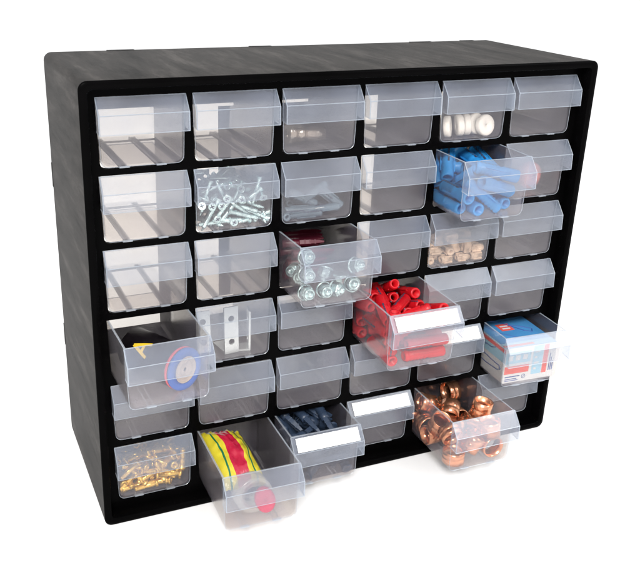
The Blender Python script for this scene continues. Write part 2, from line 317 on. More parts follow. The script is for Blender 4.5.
#==SCENE==
# resting poses of the loose things: kind, x, y, z, quaternion, in drawer coordinates
POSES = {
 'screws': '''screws,-0.014,0.0191,0.0046,0.351,0.823,-0.424,-0.141;screws,0.0047,0.0239,0.0046,0.587,-0.341,-0.409,0.61;screws,0.0006,0.0769,0.0046,0.069,-0.35,-0.93,0.093;screws,0.0115,0.0737,0.0046,0.383,0.165,0.288,0.862;screws,-0.0067,0.0399,0.0046,0.327,0.942,0.054,0.053;screws,0.0103,0.0294,0.0046,0.699,0.222,-0.247,-0.634;screws,-0.0069,0.0599,0.0046,0.878,-0.114,0.024,-0.464;screws,0.0148,0.0582,0.0059,0.828,-0.452,-0.246,0.224;screws,-0.0004,0.0342,0.0102,0.62,0.377,0.236,0.646;screws,0.0183,0.0148,0.0046,0.846,-0.078,-0.086,0.52;screws,-0.0247,0.0666,0.0046,0.361,-0.634,0.571,-0.376;screws,0.0136,0.0481,0.0046,0.063,0.997,0.021,0.034;screws,-0.0164,0.0128,0.0046,0.262,0.352,0.675,0.594;screws,0.0192,0.0311,0.0046,0.806,0.109,0.039,0.58;screws,-0.0154,0.0592,0.0046,0.174,0.576,0.747,0.282;screws,0.0143,0.0529,0.0091,0.055,-0.123,0.009,-0.991;screws,-0.0001,0.0157,0.0046,0.694,-0.193,0.142,-0.679;screws,0.0202,0.0333,0.0105,0.498,0.303,-0.374,-0.722;screws,-0.0134,0.0495,0.0089,0.009,0.091,-0.013,-0.996;screws,0.0118,0.0627,0.0076,0.016,-0.336,0.921,0.195;screws,-0.0135,0.0439,0.0058,0.022,-0.071,0.99,-0.12;screws,0.0247,0.0142,0.008,0.534,-0.428,-0.656,0.318;screws,-0.0116,0.0563,0.0125,0.647,-0.705,0.053,-0.286;screws,-0.0091,0.0758,0.0046,0.896,-0.324,0.071,-0.296;screws,-0.0209,0.0151,0.0135,0.391,-0.483,0.279,-0.732;screws,0.0111,0.0324,0.01,0.695,0.518,0.288,0.407;screws,-0.0105,0.0641,0.01,0.733,-0.676,0.076,-0.019;screws,0.0165,0.0763,0.0046,0.233,-0.413,-0.798,0.371;screws,-0.0139,0.0359,0.0084,0.115,0.222,0.337,0.908;screws,-0.0007,0.0249,0.0145,0.616,-0.247,-0.427,0.615;screws,-0.013,0.0807,0.0091,0.033,0.208,0.954,0.215;screws,0.0064,0.0351,0.0113,0.732,-0.389,-0.262,0.495;screws,-0.0077,0.0216,0.0073,0.157,-0.807,0.477,-0.311;screws,0.0099,0.0215,0.0118,0.358,0.391,-0.53,-0.662;screws,-0.0119,0.0738,0.009,0.956,-0.154,-0.119,-0.217;screws,0.0168,0.0818,0.0098,0.336,0.065,-0.715,0.609;screws,-0.0062,0.0333,0.0112,0.182,-0.618,-0.745,0.171;screws,0.0142,0.0366,0.017,0.181,-0.395,-0.864,0.255;screws,-0.0151,0.0632,0.0158,0.414,-0.663,-0.516,0.35;screws,0.0023,0.076,0.0099,0.172,0.474,0.754,0.42;screws,-0.0132,0.0265,0.0101,0.383,-0.038,0.393,0.835;screws,0.0043,0.0328,0.0186,0.083,0.652,0.624,0.422;screws,-0.0247,0.0531,0.0184,0.487,0.543,0.039,0.683;screws,0.0132,0.0688,0.0119,0.076,0.421,-0.902,0.059;screws,-0.0144,0.0159,0.0119,0.71,-0.272,0.358,-0.543;screws,0.0093,0.0046,0.0097,0.029,0.149,0.024,0.988;screws,-0.0205,0.0639,0.0178,0.508,-0.656,0.064,-0.554;screws,0.0009,0.0823,0.0186,0.308,0.335,-0.338,0.824;screws,-0.0168,0.0342,0.0146,0.267,0.373,-0.613,-0.643;screws,0.0247,0.0149,0.0148,0.682,-0.039,-0.43,0.59;screws,-0.007,0.0718,0.0173,0.561,-0.301,0.456,-0.622;screws,0.0142,0.0461,0.0196,0.85,-0.293,0.251,-0.358;screws,-0.0065,0.0189,0.0183,0.635,-0.2,0.248,-0.704;screws,0.0095,0.007,0.0151,0.071,-0.209,-0.895,-0.388;screws,-0.0135,0.0636,0.0216,0.878,0.137,-0.134,-0.439;screws,0.0048,0.0555,0.018,0.178,0.308,0.497,0.791;screws,-0.0202,0.038,0.0172,0.411,-0.765,-0.435,0.238;screws,0.0189,0.0195,0.0153,0.198,0.696,-0.489,-0.487;screws,-0.0099,0.0762,0.0218,0.068,-0.513,-0.772,0.368;screws,0.0198,0.0626,0.0137,0.368,-0.538,0.601,-0.462;screws,-0.0247,0.0268,0.0223,0.177,-0.708,-0.672,0.127;screws,0.0171,0.0211,0.0221,0.107,0.6,0.67,0.423;screws,-0.0171,0.0767,0.02,0.348,-0.32,-0.364,0.802;screws,0.0173,0.0799,0.0168,0.332,0.165,0.2,-0.907;screws,-0.0123,0.0174,0.0173,0.499,-0.341,0.393,-0.693;screws,0.0247,0.0154,0.028,0.62,0.288,0.04,-0.728;screws,-0.0247,0.0755,0.0217,0.311,-0.66,-0.677,0.093;screws,0.0137,0.0714,0.0172,0.649,-0.731,-0.191,0.088;screws,-0.0169,0.0313,0.0197,0.016,-0.591,0.8,0.102;screws,0.0135,0.0115,0.0164,0.155,-0.274,-0.911,0.265;screws,-0.0119,0.0471,0.0232,0.113,0.064,-0.808,-0.574;screws,0.0141,0.066,0.02,0.066,-0.088,-0.614,-0.781;screws,-0.0108,0.0319,0.0201,0.231,-0.79,-0.541,0.173;screws,0.0093,0.0309,0.0204,0.027,0.721,0.626,0.296;screws,0.0075,0.0503,0.0258,0.377,0.893,-0.237,-0.075;screws,0.0247,0.0443,0.0182,0.145,0.669,-0.575,0.449;screws,-0.0119,0.0193,0.0232,0.172,-0.407,0.817,-0.371;screws,0.0049,0.0158,0.0239,0.578,0.47,-0.36,-0.563;screws,-0.0082,0.0798,0.0259,0.357,0.892,-0.251,-0.115;screws,0.0148,0.0606,0.0214,0.186,0.078,-0.97,0.137;screws,-0.0094,0.013,0.0242,0.312,0.837,0.419,0.165;screws,0.0112,0.0144,0.0232,0.558,0.314,0.109,0.76;screws,-0.0134,0.0659,0.027,0.112,-0.071,-0.289,0.948;screws,0.0247,0.0595,0.0227,0.291,-0.619,-0.698,0.212;screws,-0.0153,0.0318,0.0253,0.495,-0.715,-0.44,0.224;screws,0.0159,0.013,0.0268,0.281,0.233,-0.814,-0.452;screws,-0.0118,0.0271,0.0254,0.823,-0.371,-0.19,0.387;screws,0.0197,0.0554,0.0233,0.463,0.495,0.238,0.695;screws,-0.0003,0.0156,0.0272,0.571,-0.062,0.298,-0.762;screws,0.0074,0.0133,0.0304,0.246,-0.12,0.148,-0.95;screws,-0.0247,0.0163,0.0265,0.723,-0.105,-0.222,0.645;screws,0.0036,0.0761,0.0174,0.513,-0.828,-0.121,-0.194''',
 'ice': '''ice,-0.009,0.0275,0.0053,0.121,0.846,-0.513,-0.073;ice,0.024,0.0266,0.0052,0.296,0.648,-0.633,-0.302;ice,-0.0121,0.0662,0.0052,0.074,-0.791,0.605,-0.047;ice,0.0079,0.0647,0.0053,0.17,-0.74,0.635,-0.146;ice,-0.0183,0.0297,0.0052,0.367,-0.778,0.466,-0.21;ice,0.0145,0.0303,0.0066,0.605,0.528,-0.443,-0.398;ice,-0.0066,0.0769,0.0052,0.222,0.842,-0.474,-0.134;ice,-0.0017,0.0543,0.0076,0.21,-0.811,-0.546,0.011;ice,-0.024,0.0149,0.0052,0.641,0.302,-0.296,-0.64;ice,0.0026,0.0423,0.0052,0.292,-0.071,0.249,-0.921;ice,-0.0119,0.0493,0.0097,0.231,-0.387,-0.456,0.768;ice,0.0176,0.0523,0.0053,0.568,-0.31,-0.365,0.669;ice,-0.0124,0.0266,0.012,0.79,0.203,0.127,0.565;ice,0.0086,0.0259,0.0052,0.756,-0.349,0.24,-0.499;ice,-0.0233,0.0716,0.0052,0.668,0.185,-0.181,-0.697;ice,0.0232,0.06,0.0076,0.687,-0.029,0.123,0.716;ice,0.0025,0.0215,0.0052,0.548,0.043,0.08,0.832;ice,-0.007,0.0063,0.0052,0.036,-0.025,-0.422,0.906;ice,-0.021,0.0503,0.0112,0.324,0.729,-0.537,-0.275;ice,0.0155,0.0762,0.008,0.038,-0.807,-0.562,0.178''',
 'nuts': '''nuts,-0.0084,0.0095,0.0072,0.028,-0.746,-0.313,0.587;nuts,-0.0023,0.0296,0.0073,0.585,-0.798,-0.067,0.128;nuts,-0.0217,0.0536,0.0072,0.157,-0.171,-0.791,0.566;nuts,-0.0217,0.0293,0.0072,0.463,-0.772,0.242,0.363;nuts,-0.0003,0.0599,0.0072,0.587,-0.809,0.014,0.036;nuts,-0.0048,0.0827,0.0064,0.919,-0,-0,-0.395;nuts,-0.0208,0.0085,0.0064,0,-0.998,0.066,-0;nuts,0.0213,0.0083,0.0072,0.233,-0.431,-0.685,-0.54;nuts,-0.017,0.0199,0.0075,0.51,-0.007,-0.855,0.088;nuts,0.0112,0.0197,0.0064,0.27,0,-0,0.963;nuts,-0.0215,0.0835,0.0072,0.189,0.319,-0.743,-0.557;nuts,0.0203,0.0828,0.0065,0.013,-0.956,0.294,-0.006;nuts,0.0073,0.0086,0.0064,0,0.701,-0.713,-0;dred,-0.0102,0.0057,0.0171,0.302,0.95,-0.025,0.071;nuts,-0.0123,0.062,0.0077,0.448,-0.77,-0.119,0.438;dred,0.0104,0.0428,0.0057,0.906,-0.423,0.004,0.006;nuts,0.0097,0.0653,0.0073,0.46,0.705,-0.424,0.334;nuts,-0.0208,0.0414,0.0064,0,-0.436,-0.9,-0;nuts,0.0191,0.0317,0.0064,0,0.926,-0.377,0;dred,0.0026,0.0506,0.0057,0,0.019,-0.937,-0.349;nuts,-0.002,0.015,0.0176,0.786,0.088,-0.266,0.552;nuts,0.0216,0.0718,0.0072,0.533,0.638,0.498,-0.248;nuts,-0.0028,0.0711,0.0072,0.234,0.794,-0.155,-0.539;nuts,-0.0228,0.0672,0.0085,0.515,-0.484,0.521,-0.478;nuts,0.0066,0.0352,0.0119,0.198,-0.15,-0.948,0.201;dred,-0.0109,0.03,0.0113,0.623,0.355,0.541,0.439;nuts,-0.0145,0.0763,0.0073,0.149,0.312,-0.761,-0.548;nuts,0.0205,0.061,0.0072,0.301,-0.338,-0.735,-0.505;nuts,0.0007,0.0206,0.0091,0.171,-0.057,0.626,-0.759;nuts,0.0161,0.0792,0.0163,0.41,0.262,-0.774,0.406;nuts,-0.0096,0.0695,0.0157,0.264,0.398,-0.859,0.182;nuts,0.0216,0.0197,0.0076,0.589,0.252,-0.741,-0.2;nuts,0.0079,0.077,0.0072,0.106,-0.093,0.804,-0.578;nuts,-0.0086,0.0499,0.0141,0.297,-0.012,-0.092,-0.95;nuts,0.0001,0.0828,0.0152,0.144,-0.683,-0.706,0.117;nuts,0.012,0.0238,0.0155,0.073,0.993,0.09,-0.018;nuts,0.0207,0.0345,0.0156,0,0.113,-0.994,0;nuts,0.0221,0.0477,0.0134,0.137,0.956,0.229,0.126''',
 'blue': '''blue,-0.0032,0.0485,0.0073,0.226,0.846,-0.466,-0.126;blue,0.0213,0.0291,0.0073,0.704,0.062,0.062,0.704;blue,-0.0014,0.0667,0.0073,0.364,0.792,-0.441,-0.214;blue,0.0208,0.0673,0.0073,0.06,-0.689,0.72,-0.063;blue,-0.0093,0.0222,0.0073,0.298,0.639,-0.643,-0.3;blue,-0.0212,0.0292,0.0073,0.701,-0.061,-0.062,0.708;blue,0.0102,0.0699,0.0123,0.677,0.147,0.368,0.62;blue,0.0219,0.0668,0.0184,0.64,-0.301,-0.29,0.645;blue,-0.0213,0.0199,0.0184,0.054,-0.705,0.705,-0.054;blue,-0.0023,0.0125,0.0163,0.368,-0.095,-0.893,0.242;blue,-0.0007,0.0635,0.0183,0.178,0.671,-0.693,-0.195;blue,0.0121,0.0708,0.0236,0.332,0.557,0.739,0.183;blue,-0.0126,0.049,0.0355,0.492,0.233,0.191,-0.817;blue,0.0127,0.0318,0.0144,0.492,-0.221,0.68,-0.497;blue,-0.0219,0.067,0.0074,0.67,0.226,-0.226,-0.67;blue,0.0217,0.047,0.0335,0.653,0.271,-0.047,-0.706;blue,0.012,0.0714,0.0394,0.12,0.377,0.183,-0.9;blue,0.0091,0.0097,0.0232,0.173,0.076,-0.982,-0.026;blue,-0.0178,0.0685,0.0179,0.069,-0.603,-0.793,0.057;blue,0.0071,0.0416,0.0357,0.014,-0.68,0.731,0.055;blue,0.0086,0.0225,0.0233,0.525,-0.812,-0.043,-0.251;blue,0.0088,0.0121,0.0346,0.955,-0.23,0.14,-0.125;blue,-0.0099,0.0615,0.0289,0.419,-0.048,-0.093,0.902;blue,0.0091,0.0838,0.0338,0.627,-0.744,-0.144,-0.182;blue,-0.022,0.0568,0.0307,0.467,-0.522,0.713,0.023;blue,-0.0088,0.0347,0.0228,0.143,0.786,-0.529,0.287;blue,-0.0157,0.0839,0.0307,0.801,0.267,0.511,-0.16''',
 'red': '''red,0.0212,0.0302,0.0069,0.069,-0.717,0.691,-0.055;red,-0.0062,0.0715,0.0139,0.457,-0.339,-0.202,0.797;red,-0.0114,0.0502,0.0069,0.665,0.173,0.192,0.701;red,0.0014,0.0687,0.007,0.731,0.126,0.124,0.659;red,-0.008,0.0335,0.02,0.057,0.41,0.856,-0.309;red,-0.0002,0.0305,0.0069,0.64,0.305,-0.293,-0.641;red,-0.0223,0.0712,0.007,0.673,0.209,-0.203,-0.68;red,0.0223,0.0714,0.0076,0.507,-0.493,0.493,-0.507;red,0.0075,0.007,0.0069,0.285,0.959,-0.003,-0.009;red,0.0092,0.0172,0.0166,0.965,0.26,-0.001,-0.025;red,-0.0224,0.0843,0.0304,0.67,0.208,0.683,-0.205;red,0.0123,0.072,0.025,0.102,-0.797,-0.472,0.361;red,0.0091,0.007,0.0172,0.416,0.909,-0.004,-0.011;red,0.0223,0.024,0.0241,0.468,0.53,-0.688,-0.164;red,-0.0167,0.0713,0.019,0.423,-0.378,0.636,-0.522;red,0.0019,0.0483,0.017,0.92,0.215,0.32,0.07;red,0.0113,0.0305,0.0182,0.68,-0.037,0.509,0.527;red,0.0133,0.0407,0.0234,0.719,-0.493,0.038,0.489;red,-0.0105,0.0649,0.0247,0.527,-0.057,0.157,-0.833;red,0.0112,0.0664,0.0162,0.47,-0.494,0.257,-0.685;red,-0.0097,0.012,0.0268,0.256,-0.39,0.143,0.873;red,0.0214,0.0218,0.0367,0.141,-0.697,0.557,-0.428;red,-0.0223,0.0605,0.0308,0.699,0.109,0.272,0.653;red,0.0223,0.0563,0.0247,0.62,-0.341,-0.069,0.703;red,-0.0224,0.0304,0.0249,0.554,0.431,-0.478,-0.529;red,-0.0008,0.019,0.0347,0.024,0.285,0.587,-0.757;red,-0.0128,0.0706,0.0343,0.376,0.615,0.652,0.238;red,0.0022,0.0419,0.0318,0.104,-0.316,0.926,-0.179;red,-0.0222,0.0214,0.0069,0.177,0.683,-0.683,-0.189;red,-0.009,0.0775,0.045,0.153,-0.126,0.959,-0.202;red,-0.0023,0.067,0.0334,0.739,0.004,-0.155,0.656;red,0.0185,0.071,0.0411,0.299,-0.597,0.555,-0.496;red,-0.0178,0.03,0.0378,0.804,-0.056,-0.103,0.583;red,-0.0223,0.0069,0.0298,0.617,0.345,-0.617,0.345;red,0.0089,0.0718,0.0368,0.606,-0.455,-0.054,0.65;red,0.0223,0.0661,0.0327,0.305,0.638,-0.703,-0.077''',
 'slate': '''slate,-0.0229,0.0331,0.0063,0.186,-0.682,-0.679,0.197;slate,0.0079,0.0268,0.0063,0.041,-0.504,-0.859,0.076;slate,-0.0086,0.0595,0.0063,0.155,0.58,-0.773,-0.207;slate,0.012,0.0599,0.0063,0.461,-0.047,-0.074,0.883;slate,-0.0108,0.0165,0.0063,0.23,-0.062,0.252,-0.938;slate,0.0118,0.0429,0.0063,0.106,0.945,-0.308,-0.043;slate,-0.0036,0.0593,0.015,0.365,0.171,-0.401,-0.823;slate,0.0136,0.073,0.011,0.318,-0.591,-0.5,0.547;slate,-0.0149,0.0287,0.0116,0.265,-0.409,0.42,-0.766;slate,0.0007,0.0124,0.0109,0.944,0.123,-0.147,0.267;slate,-0.023,0.0664,0.0063,0.291,-0.638,-0.644,0.306;slate,-0.0032,0.075,0.0157,0.515,0.509,0.689,0.026;slate,-0.0005,0.0487,0.0193,0.907,-0.287,0.214,0.22;slate,0.023,0.0185,0.0102,0.368,-0.609,-0.681,0.175;slate,-0.023,0.0733,0.0156,0.459,0.53,-0.553,-0.449;slate,0.023,0.0649,0.0102,0.702,0.126,-0.318,-0.625;slate,-0.0097,0.0203,0.0148,0.055,-0.868,-0.473,0.141;slate,0.0105,0.0063,0.0167,0.026,-0.006,-0.866,-0.5;slate,-0.0147,0.0729,0.0101,0.42,-0.567,-0.435,0.56;slate,0.0211,0.073,0.017,0.193,0.628,0.754,-0.007;slate,-0.0108,0.0402,0.0162,0.056,-0.007,0.659,0.75;slate,0.002,0.0238,0.0176,0.863,0.207,0.256,0.383;slate,-0.0123,0.073,0.0196,0.323,0.669,0.662,0.098;slate,0.0078,0.0675,0.0235,0.087,-0.491,0.83,-0.25;slate,-0.023,0.0484,0.0247,0.669,-0.211,0.241,-0.671;slate,0.0017,0.0063,0.0261,0.874,0.485,0.016,-0.009;slate,-0.012,0.0782,0.0283,0.04,-0.961,-0.252,-0.106;slate,0.0029,0.0768,0.0239,0.677,-0.383,0.254,0.576;slate,-0.0038,0.0261,0.0257,0.168,-0.928,-0.295,0.154;slate,0.0071,0.0227,0.025,0.209,-0.315,0.368,-0.849;slate,-0.0153,0.0374,0.0283,0.035,0.536,0.463,0.705;slate,0.023,0.0781,0.0373,0.219,0.672,0.135,0.694;slate,-0.023,0.0733,0.0353,0.459,-0.537,-0.546,0.451;slate,0.0229,0.0181,0.0258,0.672,0.221,-0.172,-0.686;slate,0.0217,0.0597,0.0332,0.267,-0.685,0.643,0.214;slate,0.015,0.0607,0.0267,0.256,0.681,-0.382,-0.57;slate,-0.023,0.0183,0.0275,0.23,0.663,-0.539,-0.466;slate,0.0082,0.0431,0.0233,0.875,-0.328,0.354,-0.048;slate,0.0118,0.0376,0.0302,0.929,0.239,0.284,-0.009;slate,0.013,0.052,0.0328,0.095,-0.921,0.377,-0.02;slate,-0.0029,0.0065,0.0353,0.967,-0.253,0.025,0.007;slate,-0.014,0.0644,0.0337,0.176,0.685,-0.617,-0.344''',
 'copper': '''couple,-0.0199,0.0431,0.0104,0,0,-0.322,0.947;couple,0.0126,0.027,0.0104,0.51,0.251,-0.364,-0.738;couple,0.0006,0.0704,0.0104,0.308,0.624,0.644,0.317;sleeve,-0.0006,0.0836,0.0114,0.227,-0.681,0.66,-0.22;sleeve,-0.0009,0.0426,0.0114,0.837,0.055,0.036,0.544;sleeve,0.0171,0.0303,0.0244,0.569,0.503,-0.512,0.401;sleeve,-0.0179,0.0573,0.0114,0.227,-0.67,0.67,-0.227;couple,0.0185,0.0455,0.0104,0.894,0.441,0.038,0.077;sleeve,0.0179,0.0099,0.0114,0.227,-0.67,0.67,-0.227;couple,0.0178,0.0276,0.0375,0.105,-0.752,-0.052,-0.649;couple,-0.0188,0.0787,0.0094,0.086,-0.702,0.086,0.702;couple,0.0186,0.0643,0.0104,0.703,0.046,0.047,0.709;sleeve,-0.0178,0.0115,0.0074,0.283,0.648,0.283,-0.648;couple,0.0161,0.0105,0.0286,0.569,0.336,-0.646,0.382;couple,-0.0052,0.0289,0.0094,0.575,0.411,0.575,-0.411;couple,0.0179,0.0807,0.0094,0.167,0.687,-0.167,0.687;couple,-0.0185,0.0127,0.0399,0.626,-0.362,0.41,0.555;couple,0.005,0.0551,0.0229,0.416,-0.769,-0.482,-0.051;couple,-0.0188,0.0357,0.0249,0.086,-0.702,0.277,-0.651;sleeve,-0.0174,0.0196,0.0241,0.044,0.706,-0.629,-0.322;sleeve,0.0203,0.079,0.0266,0,0,-0.981,-0.195;couple,-0.0005,0.0108,0.0169,0.327,-0.338,0.573,0.671;couple,-0.0119,0.0697,0.0252,0.654,-0.737,0.16,0.068''',
 'brass': '''brass,-0.013,0.0319,0.0048,0.966,0.133,0.004,0.222;brass,0.0166,0.0193,0.0048,0.793,0.607,-0.05,-0.022;brass,-0.0134,0.0387,0.0048,0.365,0.897,0.218,0.118;brass,0.0178,0.0512,0.0048,0.356,-0.881,0.277,-0.142;brass,-0.0245,0.0726,0.0048,0.26,0.677,0.629,0.28;brass,0.0095,0.0721,0.0048,0.422,0.295,-0.532,-0.672;brass,-0.0245,0.0148,0.0048,0.721,0.077,-0.109,-0.68;brass,0.0073,0.0105,0.0048,0.741,-0.579,0.187,-0.284;brass,-0.0212,0.031,0.0111,0.606,-0.605,-0.284,-0.43;brass,0.0041,0.0567,0.0048,0.426,-0.151,-0.352,0.82;brass,0.0021,0.0761,0.0048,0.083,0.76,0.636,0.104;brass,0.0167,0.0865,0.0048,0.793,0.608,-0.037,-0.005;brass,-0.0062,0.0048,0.0048,0.793,-0.608,-0.037,0.005;brass,0.0063,0.0251,0.0048,0.229,0.004,-0.133,-0.964;brass,-0.0123,0.0333,0.0108,0.781,-0.589,0.051,-0.199;brass,0.0023,0.0282,0.0091,0.333,0.303,-0.893,-0.004;brass,-0.0181,0.0792,0.0071,0.628,-0.386,-0.463,0.493;brass,0.0245,0.0806,0.0102,0.476,0.497,-0.016,0.725;brass,-0.014,0.0106,0.0078,0.793,0.432,-0.379,-0.203;brass,0.0214,0.0322,0.0048,0.51,-0.235,0.303,-0.77;brass,-0.0144,0.0605,0.0048,0.383,-0.923,-0.022,-0.019;brass,0.0091,0.0378,0.0048,0.364,-0.896,0.226,-0.121;brass,-0,0.0865,0.0106,0.281,0.853,-0.165,0.407;brass,0.0211,0.0645,0.0065,0.489,0.133,-0.082,-0.858;brass,-0.0104,0.0266,0.0048,0.195,-0.108,0.368,-0.903;brass,0.0116,0.0048,0.0116,0.013,-0.033,-0.924,-0.381;brass,-0.0245,0.038,0.0119,0.723,-0.018,0.672,0.162;brass,0.0175,0.0301,0.0109,0.067,-0.996,0.042,-0.053;brass,-0.0028,0.0755,0.009,0.005,0.849,-0.507,0.148;brass,0.0073,0.0719,0.0108,0.452,0.551,0.57,0.408;brass,-0.0048,0.0179,0.0074,0.024,0.776,-0.606,-0.176;brass,0.0173,0.0242,0.0116,0.425,0.895,-0.127,0.054;brass,-0.0099,0.0544,0.0048,0.609,0.792,-0.036,0.005;brass,-0.002,0.0422,0.0102,0.101,-0.64,0.419,-0.636;brass,-0.0065,0.0698,0.008,0.641,-0.438,0.065,-0.627;brass,0.0145,0.0685,0.0048,0.05,-0.545,0.828,-0.123;brass,-0.0175,0.0176,0.0101,0.079,-0.026,-0.757,0.648;brass,0.0156,0.0124,0.0063,0.796,-0.563,0.172,-0.14;brass,-0.0214,0.0523,0.008,0.583,-0.079,-0.477,0.653;brass,0.0152,0.0535,0.0103,0.222,0.144,0.602,0.753;brass,-0.0128,0.0744,0.0077,0.026,0.767,0.602,0.219;brass,0.0151,0.0824,0.0093,0.382,-0.131,-0.888,0.22;brass,-0.0174,0.0231,0.0126,0.003,0.135,0.935,0.327;brass,0.0124,0.019,0.0105,0.968,-0.182,0.004,-0.176;brass,-0.0149,0.0431,0.0103,0.716,0.463,0.506,0.132;brass,0.0052,0.047,0.0079,0.361,-0.022,-0.662,0.656;brass,-0.0202,0.0653,0.0106,0.321,0.418,0.626,0.575;brass,0.0173,0.077,0.0144,0.179,0.968,-0.141,-0.11;brass,-0.0032,0.0142,0.0134,0.494,-0.303,-0.669,0.466;brass,0.007,0.0304,0.0174,0.198,0.008,-0.631,-0.75;brass,-0.008,0.0435,0.0121,0.302,-0.515,0.374,-0.709;brass,0.0124,0.0476,0.0091,0.356,-0.192,-0.901,0.157;brass,-0.0154,0.0691,0.0118,0.849,0.028,0.001,-0.528;brass,0.0113,0.0618,0.0142,0.016,-0.416,0.604,-0.679;brass,-0.0054,0.0085,0.0161,0.227,0.183,0.83,0.475;brass,0.0176,0.0102,0.012,0.044,0.093,0.574,0.813;brass,-0.0046,0.0571,0.0109,0.991,0.045,-0.051,0.118;brass,0.0178,0.0362,0.011,0.534,0.845,0.02,-0.006;brass,-0.005,0.0827,0.0139,0.071,-0.288,-0.801,-0.52;brass,0.0123,0.0725,0.0145,0.259,-0.253,-0.832,-0.421;brass,-0.0245,0.012,0.0147,0.64,-0.336,0.516,-0.459;brass,0.0245,0.0165,0.016,0.539,0.428,-0.364,0.628;brass,-0.0174,0.0483,0.0123,0.191,0.094,-0.119,-0.97;brass,0.011,0.0417,0.011,0.006,-0.022,0.512,-0.859;brass,-0.0066,0.0702,0.0157,0.662,0.668,-0.313,-0.133;brass,0.0191,0.0581,0.0137,0.306,-0.189,-0.304,-0.882;brass,-0.0184,0.0107,0.0128,0.693,-0.037,-0.454,0.559;brass,0.0245,0.0049,0.0234,0.114,-0.679,0.071,0.722;brass,-0.0113,0.0572,0.0156,0.96,-0.208,-0.134,0.129;brass,0.0201,0.0425,0.0163,0.208,0.393,0.83,0.336;brass,0.002,0.0621,0.021,0.662,0.629,0.399,0.079;brass,0.0245,0.0629,0.0176,0.256,0.639,-0.667,-0.285;brass,-0.0168,0.0111,0.0206,0.779,-0.285,0.468,-0.304;brass,0.0182,0.0119,0.0179,0.633,0.238,-0.379,-0.631;brass,0.0027,0.0401,0.0194,0.021,0.561,-0.714,0.418;brass,0.0075,0.038,0.0162,0.342,0.158,0.148,-0.914;brass,-0.0174,0.0632,0.017,0.073,-0.064,0.864,0.494;brass,0.0171,0.0839,0.0215,0.988,0.059,-0.1,0.1;brass,-0.0061,0.0145,0.0199,0.964,0.142,-0.027,-0.222;brass,0.017,0.0279,0.017,0.947,0.26,-0.054,0.183;brass,-0.0057,0.0477,0.0174,0.664,0.727,0.052,0.167;brass,0.0182,0.0394,0.022,0.058,-0.256,0.956,-0.132;brass,-0.0088,0.0686,0.0211,0.332,0.913,-0.106,0.211;brass,0.013,0.0733,0.0224,0.569,-0.384,-0.641,0.346;brass,-0.0078,0.025,0.0222,0.892,-0.398,0.027,-0.213;brass,0.0148,0.022,0.0195,0.904,-0.211,-0.324,0.181;brass,-0.0135,0.0347,0.0198,0.771,0.574,-0.117,-0.249;brass,0.0179,0.0513,0.022,0.153,-0.928,0.258,0.223;brass,-0.0243,0.0863,0.0115,0.088,0.711,-0.097,0.691;brass,0.0187,0.0639,0.0189,0.604,-0.276,-0.052,-0.746;brass,-0.0245,0.0242,0.0216,0.704,0.175,0.355,0.59;brass,0.0106,0.0074,0.0214,0.785,-0.488,-0.235,-0.301;brass,-0.0245,0.0461,0.0193,0.662,0.298,0.587,0.358;brass,0.0174,0.0317,0.0225,0.438,0.857,0.187,0.196;brass,-0.0186,0.0744,0.0179,0.697,0.54,0.357,0.309;brass,0.0181,0.0668,0.0242,0.224,0.091,-0.633,-0.736;brass,-0.0101,0.0115,0.024,0.174,-0.868,0.465,0.03;brass,0.0083,0.0226,0.0215,0.877,-0.213,-0.397,-0.165;brass,-0.0185,0.0502,0.0192,0.219,-0.617,-0.744,0.134;brass,-0.0086,0.0561,0.0256,0.072,-0.925,0.28,-0.247;brass,-0.005,0.077,0.0185,0.555,-0.811,-0.073,0.166;brass,0.0208,0.0755,0.0229,0.463,-0.157,-0.527,-0.695;brass,-0.0068,0.0362,0.0235,0.283,-0.63,0.356,-0.63;brass,0.0034,0.0166,0.0165,0.665,0.288,-0.554,0.409;brass,-0.022,0.0533,0.0254,0.541,0.303,0.214,0.754;brass,0.0146,0.0464,0.0234,0.737,0.574,-0.354,0.043;brass,-0.0196,0.0804,0.0218,0.1,0.482,-0.87,0.027;brass,0.0124,0.0865,0.0255,0.126,-0.093,0.884,0.441;brass,-0.0186,0.0048,0.0227,0.929,-0.202,-0.309,-0.038;brass,0.0091,0.0127,0.024,0.202,0.248,-0.94,-0.117;brass,-0.0137,0.0462,0.0226,0.855,-0.015,0.187,0.483;brass,-0.0103,0.041,0.0258,0.445,-0.745,-0.358,0.344''',
